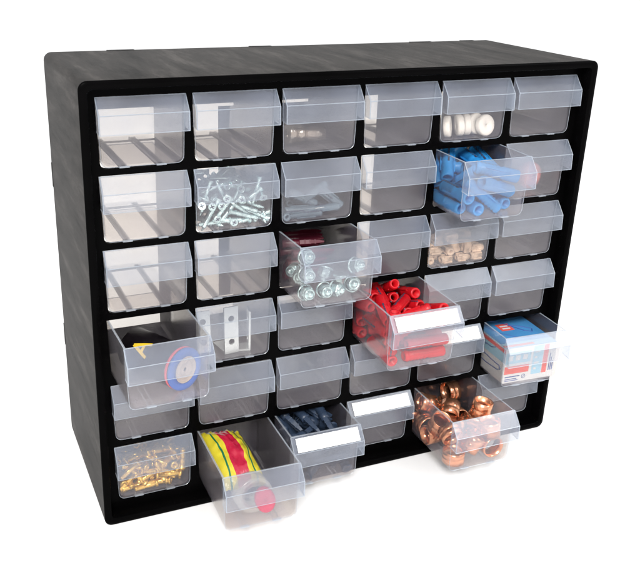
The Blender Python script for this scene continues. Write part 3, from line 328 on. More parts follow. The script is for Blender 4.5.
 'beige': '''beige,0.0071,0.0157,0.0053,0.318,0.796,0.478,0.191;beige,0.0147,0.0144,0.0053,0.191,0.478,-0.796,-0.318;beige,-0.0191,0.0434,0.0053,0.112,-0.045,-0.369,0.922;beige,0.0213,0.0482,0.0053,0.077,-0.193,0.908,-0.363;beige,-0.0222,0.0778,0.0053,0.208,0.52,-0.769,-0.308;beige,0.0238,0.075,0.0053,0.657,0.263,-0.263,-0.657;beige,-0.0128,0.0281,0.0074,0.657,-0.263,-0.657,-0.263;beige,0.0159,0.0226,0.0124,0.233,-0.582,0.724,-0.289;beige,-0.0128,0.0495,0.0053,0.361,0.902,-0.222,-0.089;beige,0.0219,0.0323,0.0053,0.929,0.371,0,0;beige,-0.0072,0.0713,0.0053,0.231,-0.577,0.728,-0.291;beige,0.0011,0.0798,0.0053,0.348,0.139,-0.344,-0.861;beige,0.0033,0.0259,0.0053,0.121,0.302,-0.878,-0.351;beige,0.0121,0.0137,0.0124,0.908,0.363,-0.077,-0.192;beige,-0.0219,0.0331,0.0053,0.929,0.371,-0,-0;beige,0.0145,0.0554,0.0053,0.474,0.19,0.319,0.798;beige,-0.0042,0.0563,0.0053,0.13,-0.324,-0.87,0.348;beige,0.0161,0.0709,0.0054,0.245,-0.605,0.702,-0.284;beige,-0.0238,0.0099,0.0053,0.263,0.657,-0.657,-0.263;beige,0.0073,0.0055,0.0053,0.371,0.929,0.001,0;beige,-0.0023,0.0423,0.0053,0.928,-0.371,0.004,-0.009;beige,0.0231,0.0602,0.006,0.008,0.707,-0.707,-0.008;beige,-0.0131,0.0859,0.0054,0,-0,-0.924,-0.383;beige,0.0088,0.0749,0.0053,0.302,-0.756,-0.539,0.216;beige,-0.0121,0.0209,0.0077,0.685,0.293,-0.609,0.273;beige,0.0138,0.027,0.0053,0.327,-0.817,0.441,-0.176;beige,-0.0219,0.0258,0.0053,0.929,-0.371,-0,-0;beige,-0.0042,0.0344,0.0053,0.37,0.925,0.082,0.033;beige,-0.0232,0.066,0.0053,0.279,0.698,0.613,0.245;beige,0.006,0.0782,0.0128,0.081,-0.887,-0.433,-0.138;beige,-0.0138,0.0127,0.0077,0.278,0.084,0.945,-0.152;beige,0.024,0.0248,0.0074,0.656,-0.263,0.657,0.263;beige,-0.0146,0.0622,0.0064,0.557,-0.222,-0.122,0.791;beige,0.0125,0.0379,0.0061,0.16,0.243,-0.799,-0.526;beige,0.0026,0.0609,0.006,0.935,-0,0,-0.356;beige,0.0076,0.0645,0.01,0.127,-0.933,-0.047,0.334;beige,-0.0233,0.0279,0.0124,0.249,0.623,0.688,0.275;beige,0.0038,0.0201,0.0114,0.409,0.083,0.028,-0.908;beige,-0.0212,0.0542,0.0082,0.4,-0.115,0.904,0.103;beige,0.0061,0.0508,0.0062,0.101,-0.131,0.78,-0.603;beige,-0.0239,0.0838,0.0124,0.648,-0.284,0.255,-0.66;beige,-0.0021,0.0851,0.0102,0.035,0.286,0.115,-0.951;beige,-0.0085,0.0056,0.0053,0.024,-0.01,0.371,-0.928;beige,0.0213,0.0055,0.0053,0,0,-0.371,0.929;beige,-0.0021,0.042,0.0124,0.45,0.18,-0.325,-0.812;beige,0.0038,0.0343,0.0119,0.182,0.696,0.693,-0.046;beige,-0.015,0.0761,0.0053,0.516,0.206,-0.309,-0.772;beige,0.0229,0.0707,0.0132,0.565,-0.461,0.491,-0.476;beige,-0.0124,0.0373,0.0153,0.634,-0.367,0.665,-0.147;beige,0.0237,0.0401,0.0074,0.279,-0.65,-0.279,-0.65;beige,-0.0218,0.0382,0.0114,0.041,-0.999,0.017,-0.015;beige,-0.005,0.0257,0.0109,0.749,0.095,-0.421,-0.503;beige,-0.0013,0.0699,0.0108,0.917,-0.275,0.241,0.16;beige,-0.0029,0.0783,0.0143,0.908,0.213,-0.32,0.167;beige,-0.0203,0.0062,0.013,0.033,-0.999,0.001,0.017;beige,0.0023,0.0103,0.0139,0.023,-0.685,-0.395,-0.612;beige,-0.0086,0.0452,0.0149,0.083,-0.848,-0.095,-0.514;beige,0.0078,0.0454,0.0106,0.196,-0.54,-0.57,-0.587;beige,-0.0114,0.0683,0.0131,0.301,-0.407,-0.279,0.816;beige,0.0115,0.0858,0.0053,0.928,0.371,0.002,0.004;beige,-0.0049,0.0175,0.0053,0.669,0.268,-0.257,-0.644;beige,-0.0053,0.008,0.0124,0.622,0.249,-0.276,-0.689;beige,0.001,0.0532,0.0129,0.127,-0.083,0.082,-0.985;beige,0.0238,0.0492,0.0124,0.263,-0.656,0.656,-0.263;beige,-0.0164,0.0787,0.0145,0.655,0.267,0.655,-0.267;beige,0.0143,0.0535,0.0133,0.752,-0.648,0.081,-0.089;beige,0.0015,0.0447,0.0203,0.622,0.622,0.337,0.337;beige,0.023,0.0151,0.0124,0.6,-0.24,0.283,-0.709;beige,-0.0211,0.0478,0.0122,0.072,0.136,0.972,0.177;beige,0.0198,0.0609,0.0127,0.9,-0.349,-0.224,-0.132;beige,-0.0164,0.0858,0.0187,0.309,0.115,0.872,-0.362;beige,0.0025,0.0686,0.018,0.519,0.11,0.043,-0.847;beige,-0.0191,0.0192,0.0127,0.529,0.078,0.791,-0.296;beige,0.0164,0.0451,0.0148,0.394,0.541,0.004,-0.743;beige,-0.0166,0.0633,0.0138,0.334,-0.819,0.347,-0.313;beige,0.0235,0.0153,0.0053,0.688,0.275,0.249,0.624;beige,-0.0051,0.0609,0.0144,0.016,-0.715,0.155,0.682;beige,-0.0096,0.0858,0.0146,0.889,0.349,-0.276,0.108;beige,-0.0231,0.011,0.0183,0.645,0.011,-0.502,-0.576;beige,0.0216,0.0059,0.0124,0.927,0.371,-0.02,-0.05;beige,-0.0233,0.0613,0.0175,0.597,-0.38,0.598,-0.377;beige,0.0179,0.0813,0.0107,0.247,0.572,-0.53,-0.575;beige,-0.009,0.0792,0.0219,0.485,0.167,-0.777,0.365;beige,0.0128,0.0709,0.0137,0.991,-0.027,0.13,0.035;beige,0.0147,0.034,0.013,0.857,0.516,-0.014,-0.009;beige,0.0239,0.0337,0.015,0.711,-0,-0.51,0.485;beige,0.0042,0.019,0.0191,0.943,-0.311,-0.023,-0.115;beige,-0.0089,0.0531,0.0144,0.305,-0.747,-0.265,-0.529;beige,-0.0239,0.0743,0.0145,0.275,-0.655,0.255,0.656;beige,0.0231,0.0818,0.0173,0.705,0.06,-0.252,0.661;beige,-0.0065,0.0309,0.0159,0.654,-0.531,-0.081,0.532;beige,0.0114,0.0054,0.0145,0.293,0.655,-0.283,0.636;beige,-0.0231,0.0438,0.0187,0.055,0.705,0.399,0.584;beige,0.0048,0.0588,0.0188,0.946,0.317,0.044,0.052;beige,-0.0052,0.0694,0.0214,0.6,-0.438,0.173,-0.646;beige,0.016,0.0674,0.0193,0.079,-0.613,-0.631,-0.469;beige,0.0221,0.0524,0.0205,0.359,0.471,0.626,0.508;beige,0.0066,0.0378,0.0178,0.71,-0.215,0.071,0.667;beige,-0.0178,0.0695,0.0211,0.505,0.701,0.468,-0.186;beige,0.0108,0.0275,0.0175,0.319,-0.324,0.885,0.103;beige,-0.0152,0.052,0.018,0.76,0.081,-0.271,-0.585;beige,0.0066,0.0656,0.023,0.959,-0.086,0.176,0.203;beige,-0.0236,0.0362,0.0209,0.025,0.707,0.423,0.567;beige,0.0211,0.0232,0.0195,0.355,0.858,-0.34,-0.148''',
}
WORLD = 1.13
LAMPS = [('key_softbox', (-.70, -1.7, 1.7), (.15, 0, .10), .7, .7, 66, (1, .98, .96)),
         ('side_softbox', (1.4, -1.2, 1.3), (.2, 0, .15), .55, .55, 8, (.93, .96, 1))]
materials()
sc = bpy.context.scene

# ------------------------------------------------------------------ the cabinet
def rrect(x0, x1, z0, z1, r, n=6):
    P = []
    for cx, cz, a in ((x1-r, z1-r, 0), (x0+r, z1-r, 90), (x0+r, z0+r, 180), (x1-r, z0+r, 270)):
        for k in range(n+1):
            t = math.radians(a+90*k/n); P.append((cx+r*math.cos(t), cz+r*math.sin(t)))
    return P
def ring_mesh(b, secs, mi=0, close=False):
    """secs: list of (profile points, y); skins neighbouring sections"""
    n = len(secs[0][0]); vs = [(x, y, z) for P, y in secs for x, z in P]
    m = len(secs); fs = []
    for i in range(m if close else m-1):
        j = (i+1) % m
        fs += [(i*n+k, i*n+(k+1) % n, j*n+(k+1) % n, j*n+k) for k in range(n)]
    b.add(vs, fs, mi, True)
cab = empty('storage_cabinet')
tag(cab, 'large black plastic cabinet holding six rows of clear drawers', 'cabinet')
R0 = .0062
def prof(d): return rrect(d, W-d, d, H-d, max(R0-d, .0012))
b = MB()
ring_mesh(b, [(prof(0), .0022), (prof(0), D-.0015), (prof(.0008), D), (prof(.0038), D), (prof(.0038), .0140), (prof(.0038), .0022)], close=True)
sh = link('shell', b.mesh('shell', [MAT['shell']]), cab)
mod = sh.modifiers.new('edge', 'EDGE_SPLIT'); mod.split_angle = math.radians(40)
# faint sink marks where the inner walls meet the top and side, and the clip slots at the rear edge
for x, w_ in ((.050, .022), (.172, .020), (.330, .022), (.385, .014)):
    b = MB(); b.box((x, D-.0035, H-.0006), (x+w_, D+.0004, H+.00025)); link('clip_slot', b.mesh('clip_slot', [MAT['frame']]), cab)
for z, w_ in ((.235, .020), (.090, .020)):
    b = MB(); b.box((-.00025, D-.0035, z), (.0006, D+.0004, z+w_)); link('clip_slot', b.mesh('clip_slot', [MAT['frame']]), cab)
# front frame: rim, then the recessed grid
b = MB()
def prof2(d, r): return rrect(d, W-d, d, H-d, r)
ring_mesh(b, [(prof2(0, R0), .0021), (prof2(0, R0), .0007), (prof2(.0007, R0-.0005), 0), (prof2(.0052, .004), 0), (prof2(.0058, .0035), .0007), (prof2(.0066, .003), Y0+.0002), (prof2(.0040, .0015), Y0+.0012), (prof2(.0040, .0015), .0021)], close=True)
fr = link('front_rim', b.mesh('front_rim', [MAT['frame']]), cab)
mod = fr.modifiers.new('edge', 'EDGE_SPLIT'); mod.split_angle = math.radians(50)
b = MB()
zb = [H-MT-i*PZ-OH for i in range(6)]            # floor height of each row
xl = [MX+j*PX for j in range(6)]
def grid_plate(b, y0, y1):
    """plate with 36 openings, their lower corners rounded"""
    r = .0045; n = 5
    X0, X1, Z0, Z1 = .0068, W-.0068, .0068, H-.0068
    xe = [X0] + [xl[j]-.0023 for j in range(1, 6)] + [X1]
    ze = [Z1] + [zb[i]+OH+.0023 for i in range(1, 6)] + [Z0]
    for i in range(6):
        for j in range(6):
            a0, a1, c0, c1 = xe[j], xe[j+1], ze[i+1], ze[i]
            x0, x1, z0, z1 = xl[j], xl[j]+OW, zb[i], zb[i]+OH
            d = (OW-.0592)/2
            hole = [(x1, z1), (x0, z1)]
            hole += [(x0+d+r-r*math.cos(t), z0+r-r*math.sin(t)) for t in [PI/2*k/n for k in range(n+1)]]
            hole += [(x1-d-r+r*math.sin(t), z0+r-r*math.cos(t)) for t in [PI/2*k/n for k in range(n+1)]]
            m = len(hole)
            outer = [(a1, c1), (a0, c1)] + [(a0, c0)]*(n+1) + [(a1, c0)]*(n+1)
            for y in (y0, y1):
                vs = [(x, y, z) for x, z in hole] + [(x, y, z) for x, z in outer]
                fs = []
                for k in range(m):
                    k2 = (k+1) % m
                    fs.append((k, k2, m+k2, m+k) if outer[k] != outer[k2] else (k, k2, m+k))
                b.add(vs, fs)
            vs = [(x, y0, z) for x, z in hole] + [(x, y1, z) for x, z in hole]
            b.add(vs, [(k, m+k, m+(k+1) % m, (k+1) % m) for k in range(m)])
grid_plate(b, Y0, Y0+.004)
link('drawer_grid', b.mesh('drawer_grid', [MAT['frame']]), cab)
# vertical walls between the columns and the runners under each drawer
YE = .104
for j in range(7):
    x = xl[0]-.0023 if j == 0 else (xl[5]+OW+.0023 if j == 6 else xl[j]-.0023)
    b = MB(); b.box((x-.0009, Y0+.0041, .0042), (x+.0009, YE if 0 < j < 6 else D-.004, H-.0042))
    link('divider', b.mesh('divider', [MAT['inner']]), cab)
for i in range(6):
    b = MB()
    for j in range(6):
        xa, xb = xl[j]-.0013, xl[j]+OW+.0013
        if i >= 3: b.box((xl[j]+.0012, Y0+.0041, zb[i]-.0020), (xl[j]+OW-.0012, YE-.0045, zb[i]-.0003))
        else:
          for c in (.30, .72): b.box((xl[j]+OW*c-(.0022 if i == 0 else .0015), Y0+.0041, zb[i]-.0022), (xl[j]+OW*c+(.0022 if i == 0 else .0015), YE, zb[i]-.0003))
        b.box((xa, YE-.004, zb[i]-.0030), (xb, YE-.0002, zb[i]-.0023))
    link('runner_rack', b.mesh('runner_rack', [MAT['inner']]), cab)
b = MB()                                          # rear flange
for a, c in (((.0039, D-.006, H-.046), (W-.0039, D-.004, H-.0039)), ((.0039, D-.006, .0039), (W-.0039, D-.004, .012)),
             ((.0039, D-.006, .0121), (.012, D-.004, H-.0461)), ((W-.012, D-.006, .0121), (W-.0039, D-.004, H-.0461))): b.box(a, c)
link('rear_flange', b.mesh('rear_flange', [MAT['inner']]), cab)

b = MB(); b.box((xl[2]-.0023, D-.0039, zb[3]-.004), (xl[4]-.006, D-.0030, zb[0]+.012))  # added behind the open back, shaped to darken the view through these cells
link('darkening_panel', b.mesh('darkening_panel', [MAT['inner']]), cab)

# ------------------------------------------------------------------ the drawer: tray, front with lip, optional card
def u_prof(rt, rb, z0, z1, r, n=5):
    P = [(-rt, z1)]
    for k in range(n+1):
        t = PI/2*k/n; P.append((-rb+r-r*math.cos(t), z0+r-r*math.sin(t)))
    for k in range(n+1):
        t = PI/2*k/n; P.append((rb-r+r*math.sin(t), z0+r-r*math.cos(t)))
    P.append((rt, z1)); return P
def tray_mesh():
    b = MB(); T = .0011
    O = u_prof(RT, RB, .0009, DH, .0048); I = u_prof(RT-T, RB-T, .0009+T, DH, .0040)
    n = len(O); vs = []
    fl = set(range(5, n-6))
    for P, y in ((O, 0), (O, DL), (I, DL-T), (I, T)): vs += [(x, y, z) for x, z in P]
    fs = []
    for a, c in ((0, 1), (2, 3)): fs += [(a*n+k, a*n+k+1, c*n+k+1, c*n+k) for k in range(n-1)]
    for a in range(4): fs.append(tuple(a*n+k for k in range(n)))
    b.add(vs, fs)
    for q, f in enumerate(b.f):
        if len(f) == 4 and q < 2*(n-1) and (q % (n-1)) == (n-1)//2: b.m[q] = 2
    for q, f in enumerate(b.f):
        if all(b.v[k][1] < T*1.5 for k in f): b.m[q] = 3
    A = [0, n-1, n, 2*n-1, 2*n, 3*n-1, 3*n, 4*n-1]
    b.add(vs, [(0, n, 2*n, 3*n), (n-1, 2*n-1, 3*n-1, 4*n-1), (0, n-1, 4*n-1, 3*n), (n, 2*n-1, 3*n-1, 2*n)], 1)
    h = DH; r = .00036
    b.bar((-RT, T, h-r*.3), (-RT, DL, h-r*.3), r, 1); b.bar((RT, T, h-r*.3), (RT, DL, h-r*.3), r, 1)
    b.bar((-RT, DL, h-r*.3), (RT, DL, h-r*.3), r, 1)
    r = .00022
    for sx in (-1, 1):
        for k in range(len(O)//2-1):
            p, q = (O[k], O[k+1]) if sx < 0 else (O[-1-k], O[-2-k])
            b.bar((p[0], 0, p[1]), (q[0], 0, q[1]), r, 1)
    b.bar((-RB+.0048, 0, .0009), (RB-.0048, 0, .0009), r, 1)
    for x in (-.0150, -.0110, .0110, .0150):
        b.box((x-.0004, .004, .00005), (x+.0004, DL-.003, .00105), 1)
    for x in (-.013, .013): b.box((x-.0035, -.0002, .00005), (x+.0035, .0022, .00105), 1)
    return b.mesh('tray', [MAT['clear'], MAT['edge'], MAT['floor'], MAT['window']])
E_, Z1, Z2 = .0092, .0378, .0250
HX = .0309
def front_mesh():
    b = MB(); T = .0009
    h = DH+.0001; y1 = -.00035
    # slope, lip and the two end cheeks, all T thick
    def plate(p, q, r_, s_, mi=0):                   # thick quad
        p, q, r_, s_ = map(Vector, (p, q, r_, s_)); nrm = (q-p).cross(s_-p).normalized()*T
        vs = [p, q, r_, s_, p-nrm, q-nrm, r_-nrm, s_-nrm]
        b.add(vs, [(0,1,2,3), (7,6,5,4), (0,4,5,1), (1,5,6,2), (2,6,7,3), (3,7,4,0)], mi)
    plate((-HX, y1, h), (-HX, -E_, Z1), (HX, -E_, Z1), (HX, y1, h))
    plate((-HX, -E_, Z1-.0002), (-HX, -E_-.0006, Z2), (HX, -E_-.0006, Z2), (HX, -E_, Z1-.0002))
    for s in (-1, 1):
        x = s*HX; xi = s*(HX-T)
        P = [(y1, h-.0004), (-E_+.0004, Z1), (-E_+.0003, Z2), (y1, Z2+.001)]
        vs = [(x, y, z) for y, z in P] + [(xi, y, z) for y, z in P]
        b.add(vs, [(0,1,2,3), (7,6,5,4)] + [(k, (k+1) % 4, 4+(k+1) % 4, 4+k) for k in range(4)])
        for (p, q, r) in (((x, y1, h), (x, -E_, Z1), .0003), ((x, -E_, Z1), (x, -E_-.0006, Z2), .00034), ((x, -E_, Z2), (x, y1, Z2+.001), .00028)):
            b.bar(p, q, r, 1)
    b.bar((-HX, y1, h), (HX, y1, h), .00034, 1); b.bar((-HX, -E_, Z1), (HX, -E_, Z1), .00036, 1); b.bar((-HX, -E_-.0006, Z2), (HX, -E_-.0006, Z2), .00030, 1)
    # ledge that holds the card
    return b.mesh('drawer_front', [MAT['front'], MAT['edge']])
def card_mesh():
    b = MB(); d = Vector((0, -E_-(-.00035), Z1-DH-.0001)); nrm = Vector((0, d.z, -d.y)).normalized()
    if nrm.z < 0: nrm = -nrm
    p0 = Vector((0, -.00035, DH)); x = HX-.0035
    a = p0+d*.12+nrm*.0003; c = p0+d*.93+nrm*.0003
    vs = []
    for o in (0, .00035):
        for q, sx in ((a, -1), (a, 1), (c, 1), (c, -1)): vs.append(q+nrm*o+Vector((sx*x, 0, 0)))
    b.add(vs, [(3,2,1,0), (4,5,6,7), (0,1,5,4), (1,2,6,5), (2,3,7,6), (3,0,4,7)])
    return b.mesh('label_card', [MAT['card']])
ME_T, ME_F, ME_C = tray_mesh(), front_mesh(), card_mesh()
# (row, column): pull, front dip, yaw in degrees
PULL = {(4,1): (.050, -.001, .8), (3,3): (.040, -.0005, 0), (2,5): (.038, .001, 0), (4,4): (.057, .002, 0), (5,6): (.034, .001, -3),
        (6,2): (.0675, 0, -1.6), (6,3): (.034, .0003, -.7), (6,5): (.061, 0, -.6)}
CARDS = {(6,4), (6,3), (4,4), (5,5)}
ORD = ['', 'leftmost', 'second from left', 'third from left', 'fourth from left', 'fifth from left', 'rightmost']
ROW = ['', 'top row', 'second row from the top', 'third row from the top', 'fourth row from the top', 'fifth row from the top', 'bottom row']
FULL = {
 (1,3): 'closed clear drawer in the top row with a translucent plug inside', (1,5): 'closed clear drawer with round white discs standing behind its front',
 (2,2): 'closed clear drawer heaped with silver screws', (2,3): 'closed clear drawer with greyish blue wall plugs, right of the silver screws',
 (2,5): 'pulled out clear drawer full of blue plastic wall plugs', (2,6): 'closed clear drawer with a dull pink knob inside, right of the blue plugs',
 (3,3): 'pulled out clear drawer with round flange nuts showing through its front', (3,5): 'closed clear drawer of small beige plugs under the blue plugs',
 (4,1): 'pulled out clear drawer holding a dark roll with a blue ring', (4,2): 'closed clear drawer with drilled metal brackets standing inside',
 (4,4): 'pulled out drawer full of red plugs with a white card on its front', (5,6): 'pulled out clear drawer holding a blue and white carton',
 (6,1): 'closed clear drawer of brass inserts in the bottom left corner', (6,2): 'furthest pulled out clear drawer, holding a yellow and red sachet',
 (6,3): 'pulled out clear drawer of slate blue wall plugs with a white card', (6,4): 'closed empty drawer with a white card on its front, in the bottom row',
 (5,5): 'closed empty drawer with a white card, half hidden behind the red plugs drawer', (6,5): 'pulled out clear drawer full of copper pipe fittings',
 (5,4): 'closed empty drawer directly below the drawer of red plugs', (6,6): 'closed empty drawer in the bottom right corner, below the carton',
 (5,1): 'closed empty drawer directly below the dark roll with the blue ring', (1,1): 'closed empty clear drawer in the top left corner',
 (1,6): 'closed empty clear drawer in the top right corner'}
MD = {}
for i in range(1, 7):
    for j in range(1, 7):
        t, dip, yaw = PULL.get((i, j), (0, 0, 0))
        rnd = random.Random(i*10+j)
        if t == 0: t = rnd.uniform(-.0003, .0008); yaw = rnd.uniform(-.25, .25)
        M = Matrix.Translation((xl[j-1]+OW/2, Y0-.0002, zb[i-1]+.0001))
        M = M @ Matrix.Rotation(math.radians(yaw), 4, 'Z') @ Matrix.Rotation(dip/.06, 4, 'X') @ Matrix.Translation((0, -t, 0))
        MD[i, j] = M
        dr = empty('drawer', M)
        lab = FULL.get((i, j)) or 'closed empty clear drawer, %s in the %s' % (ORD[j], ROW[i])
        tag(dr, lab, 'drawer', 'clear plastic drawers of the cabinet')
        for nm, me in (('tray', ME_T), ('drawer_front', ME_F)) + ((('label_card', ME_C),) if (i, j) in CARDS else ()):
            o = link(nm, me, dr)

# ------------------------------------------------------------------ loose contents
INFO = {
 'screws': ('screw', 'silver countersunk screw in the heap behind the clear drawer front', 'screw', 'silver screws heaped in one drawer'),
 'ice': ('wall_plug', 'greyish blue translucent wall plug lying in the drawer beside the silver screws', 'wall plug', 'translucent wall plugs'),
 'nuts': ('flange_nut', 'shiny silver flange nut in the pulled out drawer near the middle', 'nut', 'silver flange nuts'),
 'dred': ('wall_plug', 'dark red plug among the silver flange nuts', 'wall plug', 'dark red plugs among the nuts'),
 'blue': ('wall_plug', 'bright blue plastic wall plug in the pulled out drawer', 'wall plug', 'blue wall plugs'),
 'red': ('wall_plug', 'bright red plastic wall plug in the drawer with a white card', 'wall plug', 'red wall plugs'),
 'slate': ('wall_plug', 'slate blue plastic wall plug in the bottom row drawer', 'wall plug', 'slate blue wall plugs'),
 'couple': ('pipe_coupling', 'straight copper pipe coupling in the bottom row drawer', 'pipe fitting', 'short copper couplings'),
 'sleeve': ('pipe_band', 'widest, shortest copper band among the pipe couplings', 'pipe fitting', 'wide copper bands'),
 'brass': ('brass_insert', 'small ribbed brass insert in the bottom left drawer', 'insert', 'brass inserts'),
 'beige': ('beige_plug', 'small beige plastic plug in the heap under the blue plugs drawer', 'plug', 'small beige plugs')}
CELL = {'screws': (2,2), 'ice': (2,3), 'nuts': (3,3), 'blue': (2,5), 'red': (4,4), 'slate': (6,3), 'copper': (6,5), 'brass': (6,1), 'beige': (3,5)}
TOP = {'nuts': .0150, 'red': .0400, 'copper': .0385}
for bn, cell in CELL.items():
    mesh_of = {}
    for rec in POSES[bn].split(';'):
        k, *v = rec.split(','); v = [float(q) for q in v]
        if v[2] < 0 or v[2] > TOP.get(bn, DH+.006): continue
        if bn == 'nuts' and (v[1] < .0300 or v[1] > .041 or k == 'dred'): continue
        if k not in mesh_of: mesh_of[k] = PILES[k][0]()
        nm, lab, cat, grp = INFO[k]
        o = link(nm, mesh_of[k], None, MD[cell] @ Matrix.Translation(v[:3]) @ Quaternion(v[3:]).to_matrix().to_4x4())
        tag(o, lab, cat, grp)

def place(cell, loc, rot=(0, 0, 0)):
    return MD[cell] @ Matrix.Translation(loc) @ Euler([math.radians(a) for a in rot]).to_matrix().to_4x4()
FL = .0021                                        # floor of a drawer inside
# white discs in the top row
b = MB(); r = .0086
b.lathe([(.0012, -.0026), (r*.93, -.0026), (r, -.0018), (r, .0016), (r*.9, .0026), (r*.30, .0027), (r*.24, .0020), (.0012, .0020)], 32, 0, True, None, closed=True)
me_disc = b.mesh('white_disc', [MAT['white']])
for x, y, lean, yaw in ((.0165, .0062, 80, 8), (.0125, .0135, 78, 14), (-.0045, .0115, 84, 72), (.0030, .0125, 86, 68), (-.0165, .0100, 82, 50), (-.0200, .0220, 80, 44)):
    tag(link('plastic_disc', me_disc, None, place((1,5), (x, y, FL+r), (lean, 0, yaw))), 'round white plastic disc with a small centre hole, standing in the top row drawer', 'disc', 'white discs standing in a drawer')
# translucent plug in the top row
b = MB()
b.lathe([(.001, -.020), (.006, -.020), (.0078, -.018), (.0078, -.013), (.0050, -.012), (.0046, -.009), (.0064, -.0085), (.0064, -.0055), (.0050, -.005), (.0050, .0), (.0055, .0005), (.0055, .0135), (.0049, .0145), (.001, .0145)], 24, 0, True, RX, closed=True)
b.lathe([(.0010, -.016), (.0028, -.016), (.0028, .010), (.001, .010)], 12, 1, True, RX, closed=True)
tag(link('plastic_plug', b.mesh('plug', [MAT['glass'], MAT['tan']]), None, place((1,3), (-.001, .020, FL+.0080), (0, 6, 8))), 'translucent stepped plug lying on its side in the top row drawer', 'plug')
# pink knob
b = MB(); b.lathe([(.001, -.008), (.006, -.008), (.007, -.002), (.011, .000), (.0122, .004), (.011, .008), (.006, .0105), (.001, .011)], 28, 0, True, None, closed=True)
tag(link('round_knob', b.mesh('knob', [MAT['pink']]), None, place((2,6), (.010, .022, FL+.0124), (88, 0, 10))), 'dull pink round knob inside the drawer right of the blue plugs', 'knob')
# drilled L brackets
def bracket_mesh(w, h, leg, t=.0016):
    b = MB(); n = 16; hr = w*.21
    def seg(o, u, v, nn, su, sv):                 # rectangle su x sv with a round hole in its middle
        o, u, v, nn = map(Vector, (o, u, v, nn)); vs = []
        for d in (0, t):
            for k in range(n):
                a = 2*PI*k/n+PI/4; c, s = math.cos(a), math.sin(a); m = max(abs(c), abs(s))
                vs.append(o+u*(c/m*su/2)+v*(s/m*sv/2)+nn*d)
            for k in range(n):
                a = 2*PI*k/n+PI/4; vs.append(o+u*math.cos(a)*hr+v*math.sin(a)*hr+nn*d)
        fs = []
        for k in range(n):
            k2 = (k+1) % n
            fs += [(k, k2, n+k2, n+k), (2*n+k, 3*n+k, 3*n+k2, 2*n+k2), (k, 2*n+k, 2*n+k2, k2), (n+k, n+k2, 3*n+k2, 3*n+k)]
        b.add(vs, fs)
    seg((0, 0, h*.25), (1,0,0), (0,0,1), (0,1,0), w, h*.5-.00002); seg((0, 0, h*.75), (1,0,0), (0,0,1), (0,1,0), w, h*.5-.00002)
    seg((0, t+leg/2, 0), (1,0,0), (0,1,0), (0,0,1), w, leg-.00002)
    return b.mesh('bracket', [MAT['steel']])
bk = bracket_mesh(.0120, .039, .022); bk2 = bracket_mesh(.0120, .034, .020)
for me, loc, rot, lab in ((bk, (.0010, .008, FL), (-3, 0, 6), 'drilled metal bracket standing nearest the middle of its drawer'),
                     (bk2, (-.0215, .010, FL+.003), (-6, 0, 0), 'drilled metal bracket standing at the left side of the drawer'),
                     (bk2, (.0175, .013, FL), (0, 0, 78), 'metal bracket seen edge on at the right of the drawer')):
    tag(link('angle_bracket', me, None, place((4,2), loc, rot)), lab, 'bracket', 'drilled angle brackets')
# dark roll with a blue ring
A = Vector((.0150, .0135, 0)); B = Vector((-.0095, .062, 0)); L = (B-A).length; R = .0158
Mr = place((4,1), (A.x, A.y, FL+R+.0008)) @ (B-A).to_track_quat('Z', 'Y').to_matrix().to_4x4()
roll = empty('tape_roll', Mr); tag(roll, 'dark roll with yellow printing and a blue ringed end, lying in a drawer', 'roll')
b = MB(); b.lathe([(.0030, .0005), (R*.97, .0005), (R, .0010), (R, L*.33), (R*.965, L*.335), (R*.965, L*.345), (R, L*.35), (R, L-.001), (R*.95, L), (.003, L)], 48, 0, True, None, closed=True)
link('roll_body', b.mesh('roll_body', [MAT['tape']]), roll)
b = MB(); b.lathe([(R*.66, -.0024), (R*.97, -.0022), (R*1.02, -.0008), (R*1.02, .0004), (R*.66, .0004)], 48, 0, True, None, closed=True); link('blue_ring', b.mesh('blue_ring', [MAT['tape_blue']]), roll)
b = MB(); b.lathe([(R*1.005, .0011), (R*1.022, .0012), (R*1.022, .0034), (R*1.005, .0035)], 48, 0, True, None, closed=True); link('red_band', b.mesh('red_band', [MAT['tape_red']]), roll)
b = MB(); b.lathe([(.0016, -.0016), (R*.18, -.0018), (R*.20, -.0012), (R*.30, -.0012), (R*.32, -.0019), (R*.44, -.0019), (R*.46, -.0013), (R*.58, -.0013), (R*.60, -.0020), (R*.655, -.0020), (R*.655, .0003), (.0016, .0003)], 48, 0, True, None, closed=True); link('core_disc', b.mesh('core_disc', [MAT['tan']]), roll)
def wrap_strokes(strokes, R, wd, mat, name, par):
    """flat lettering bent round a cylinder (z axis); strokes given as (angle in radians, z)"""
    b = MB()
    for (a0, z0), (a1, z1) in strokes:
        d = Vector(((a1-a0)*R, z1-z0)); nn = Vector((-d.y, d.x)).normalized()*wd/2; e = d.normalized()*wd*.3; m = 8; vs = []
        for k in range(m+1):
            f = k/m; px_, pz_ = a0*R+d.x*f, z0+d.y*f
            if k == 0: px_ -= e.x; pz_ -= e.y
            if k == m: px_ += e.x; pz_ += e.y
            for s in (-1, 1):
                for rr in (R, R+.00022):
                    a = (px_+nn.x*s)/R; vs.append((rr*math.cos(a), rr*math.sin(a), pz_+nn.y*s))
        fs = []
        for k in range(m):
            o = k*4; fs += [(o, o+1, o+5, o+4), (o+1, o+3, o+7, o+5), (o+3, o+2, o+6, o+7), (o+2, o, o+4, o+6)]
        fs += [(0, 2, 3, 1), (m*4, m*4+1, m*4+3, m*4+2)]
        b.add(vs, fs)
    return link(name, b.mesh(name, [mat]), par)
# which angle of the roll looks at the camera and up
cam_loc = Vector((-0.09389, -0.55247, 0.43228))
lc = (Mr.inverted() @ cam_loc); th = math.atan2(lc.y, lc.x)
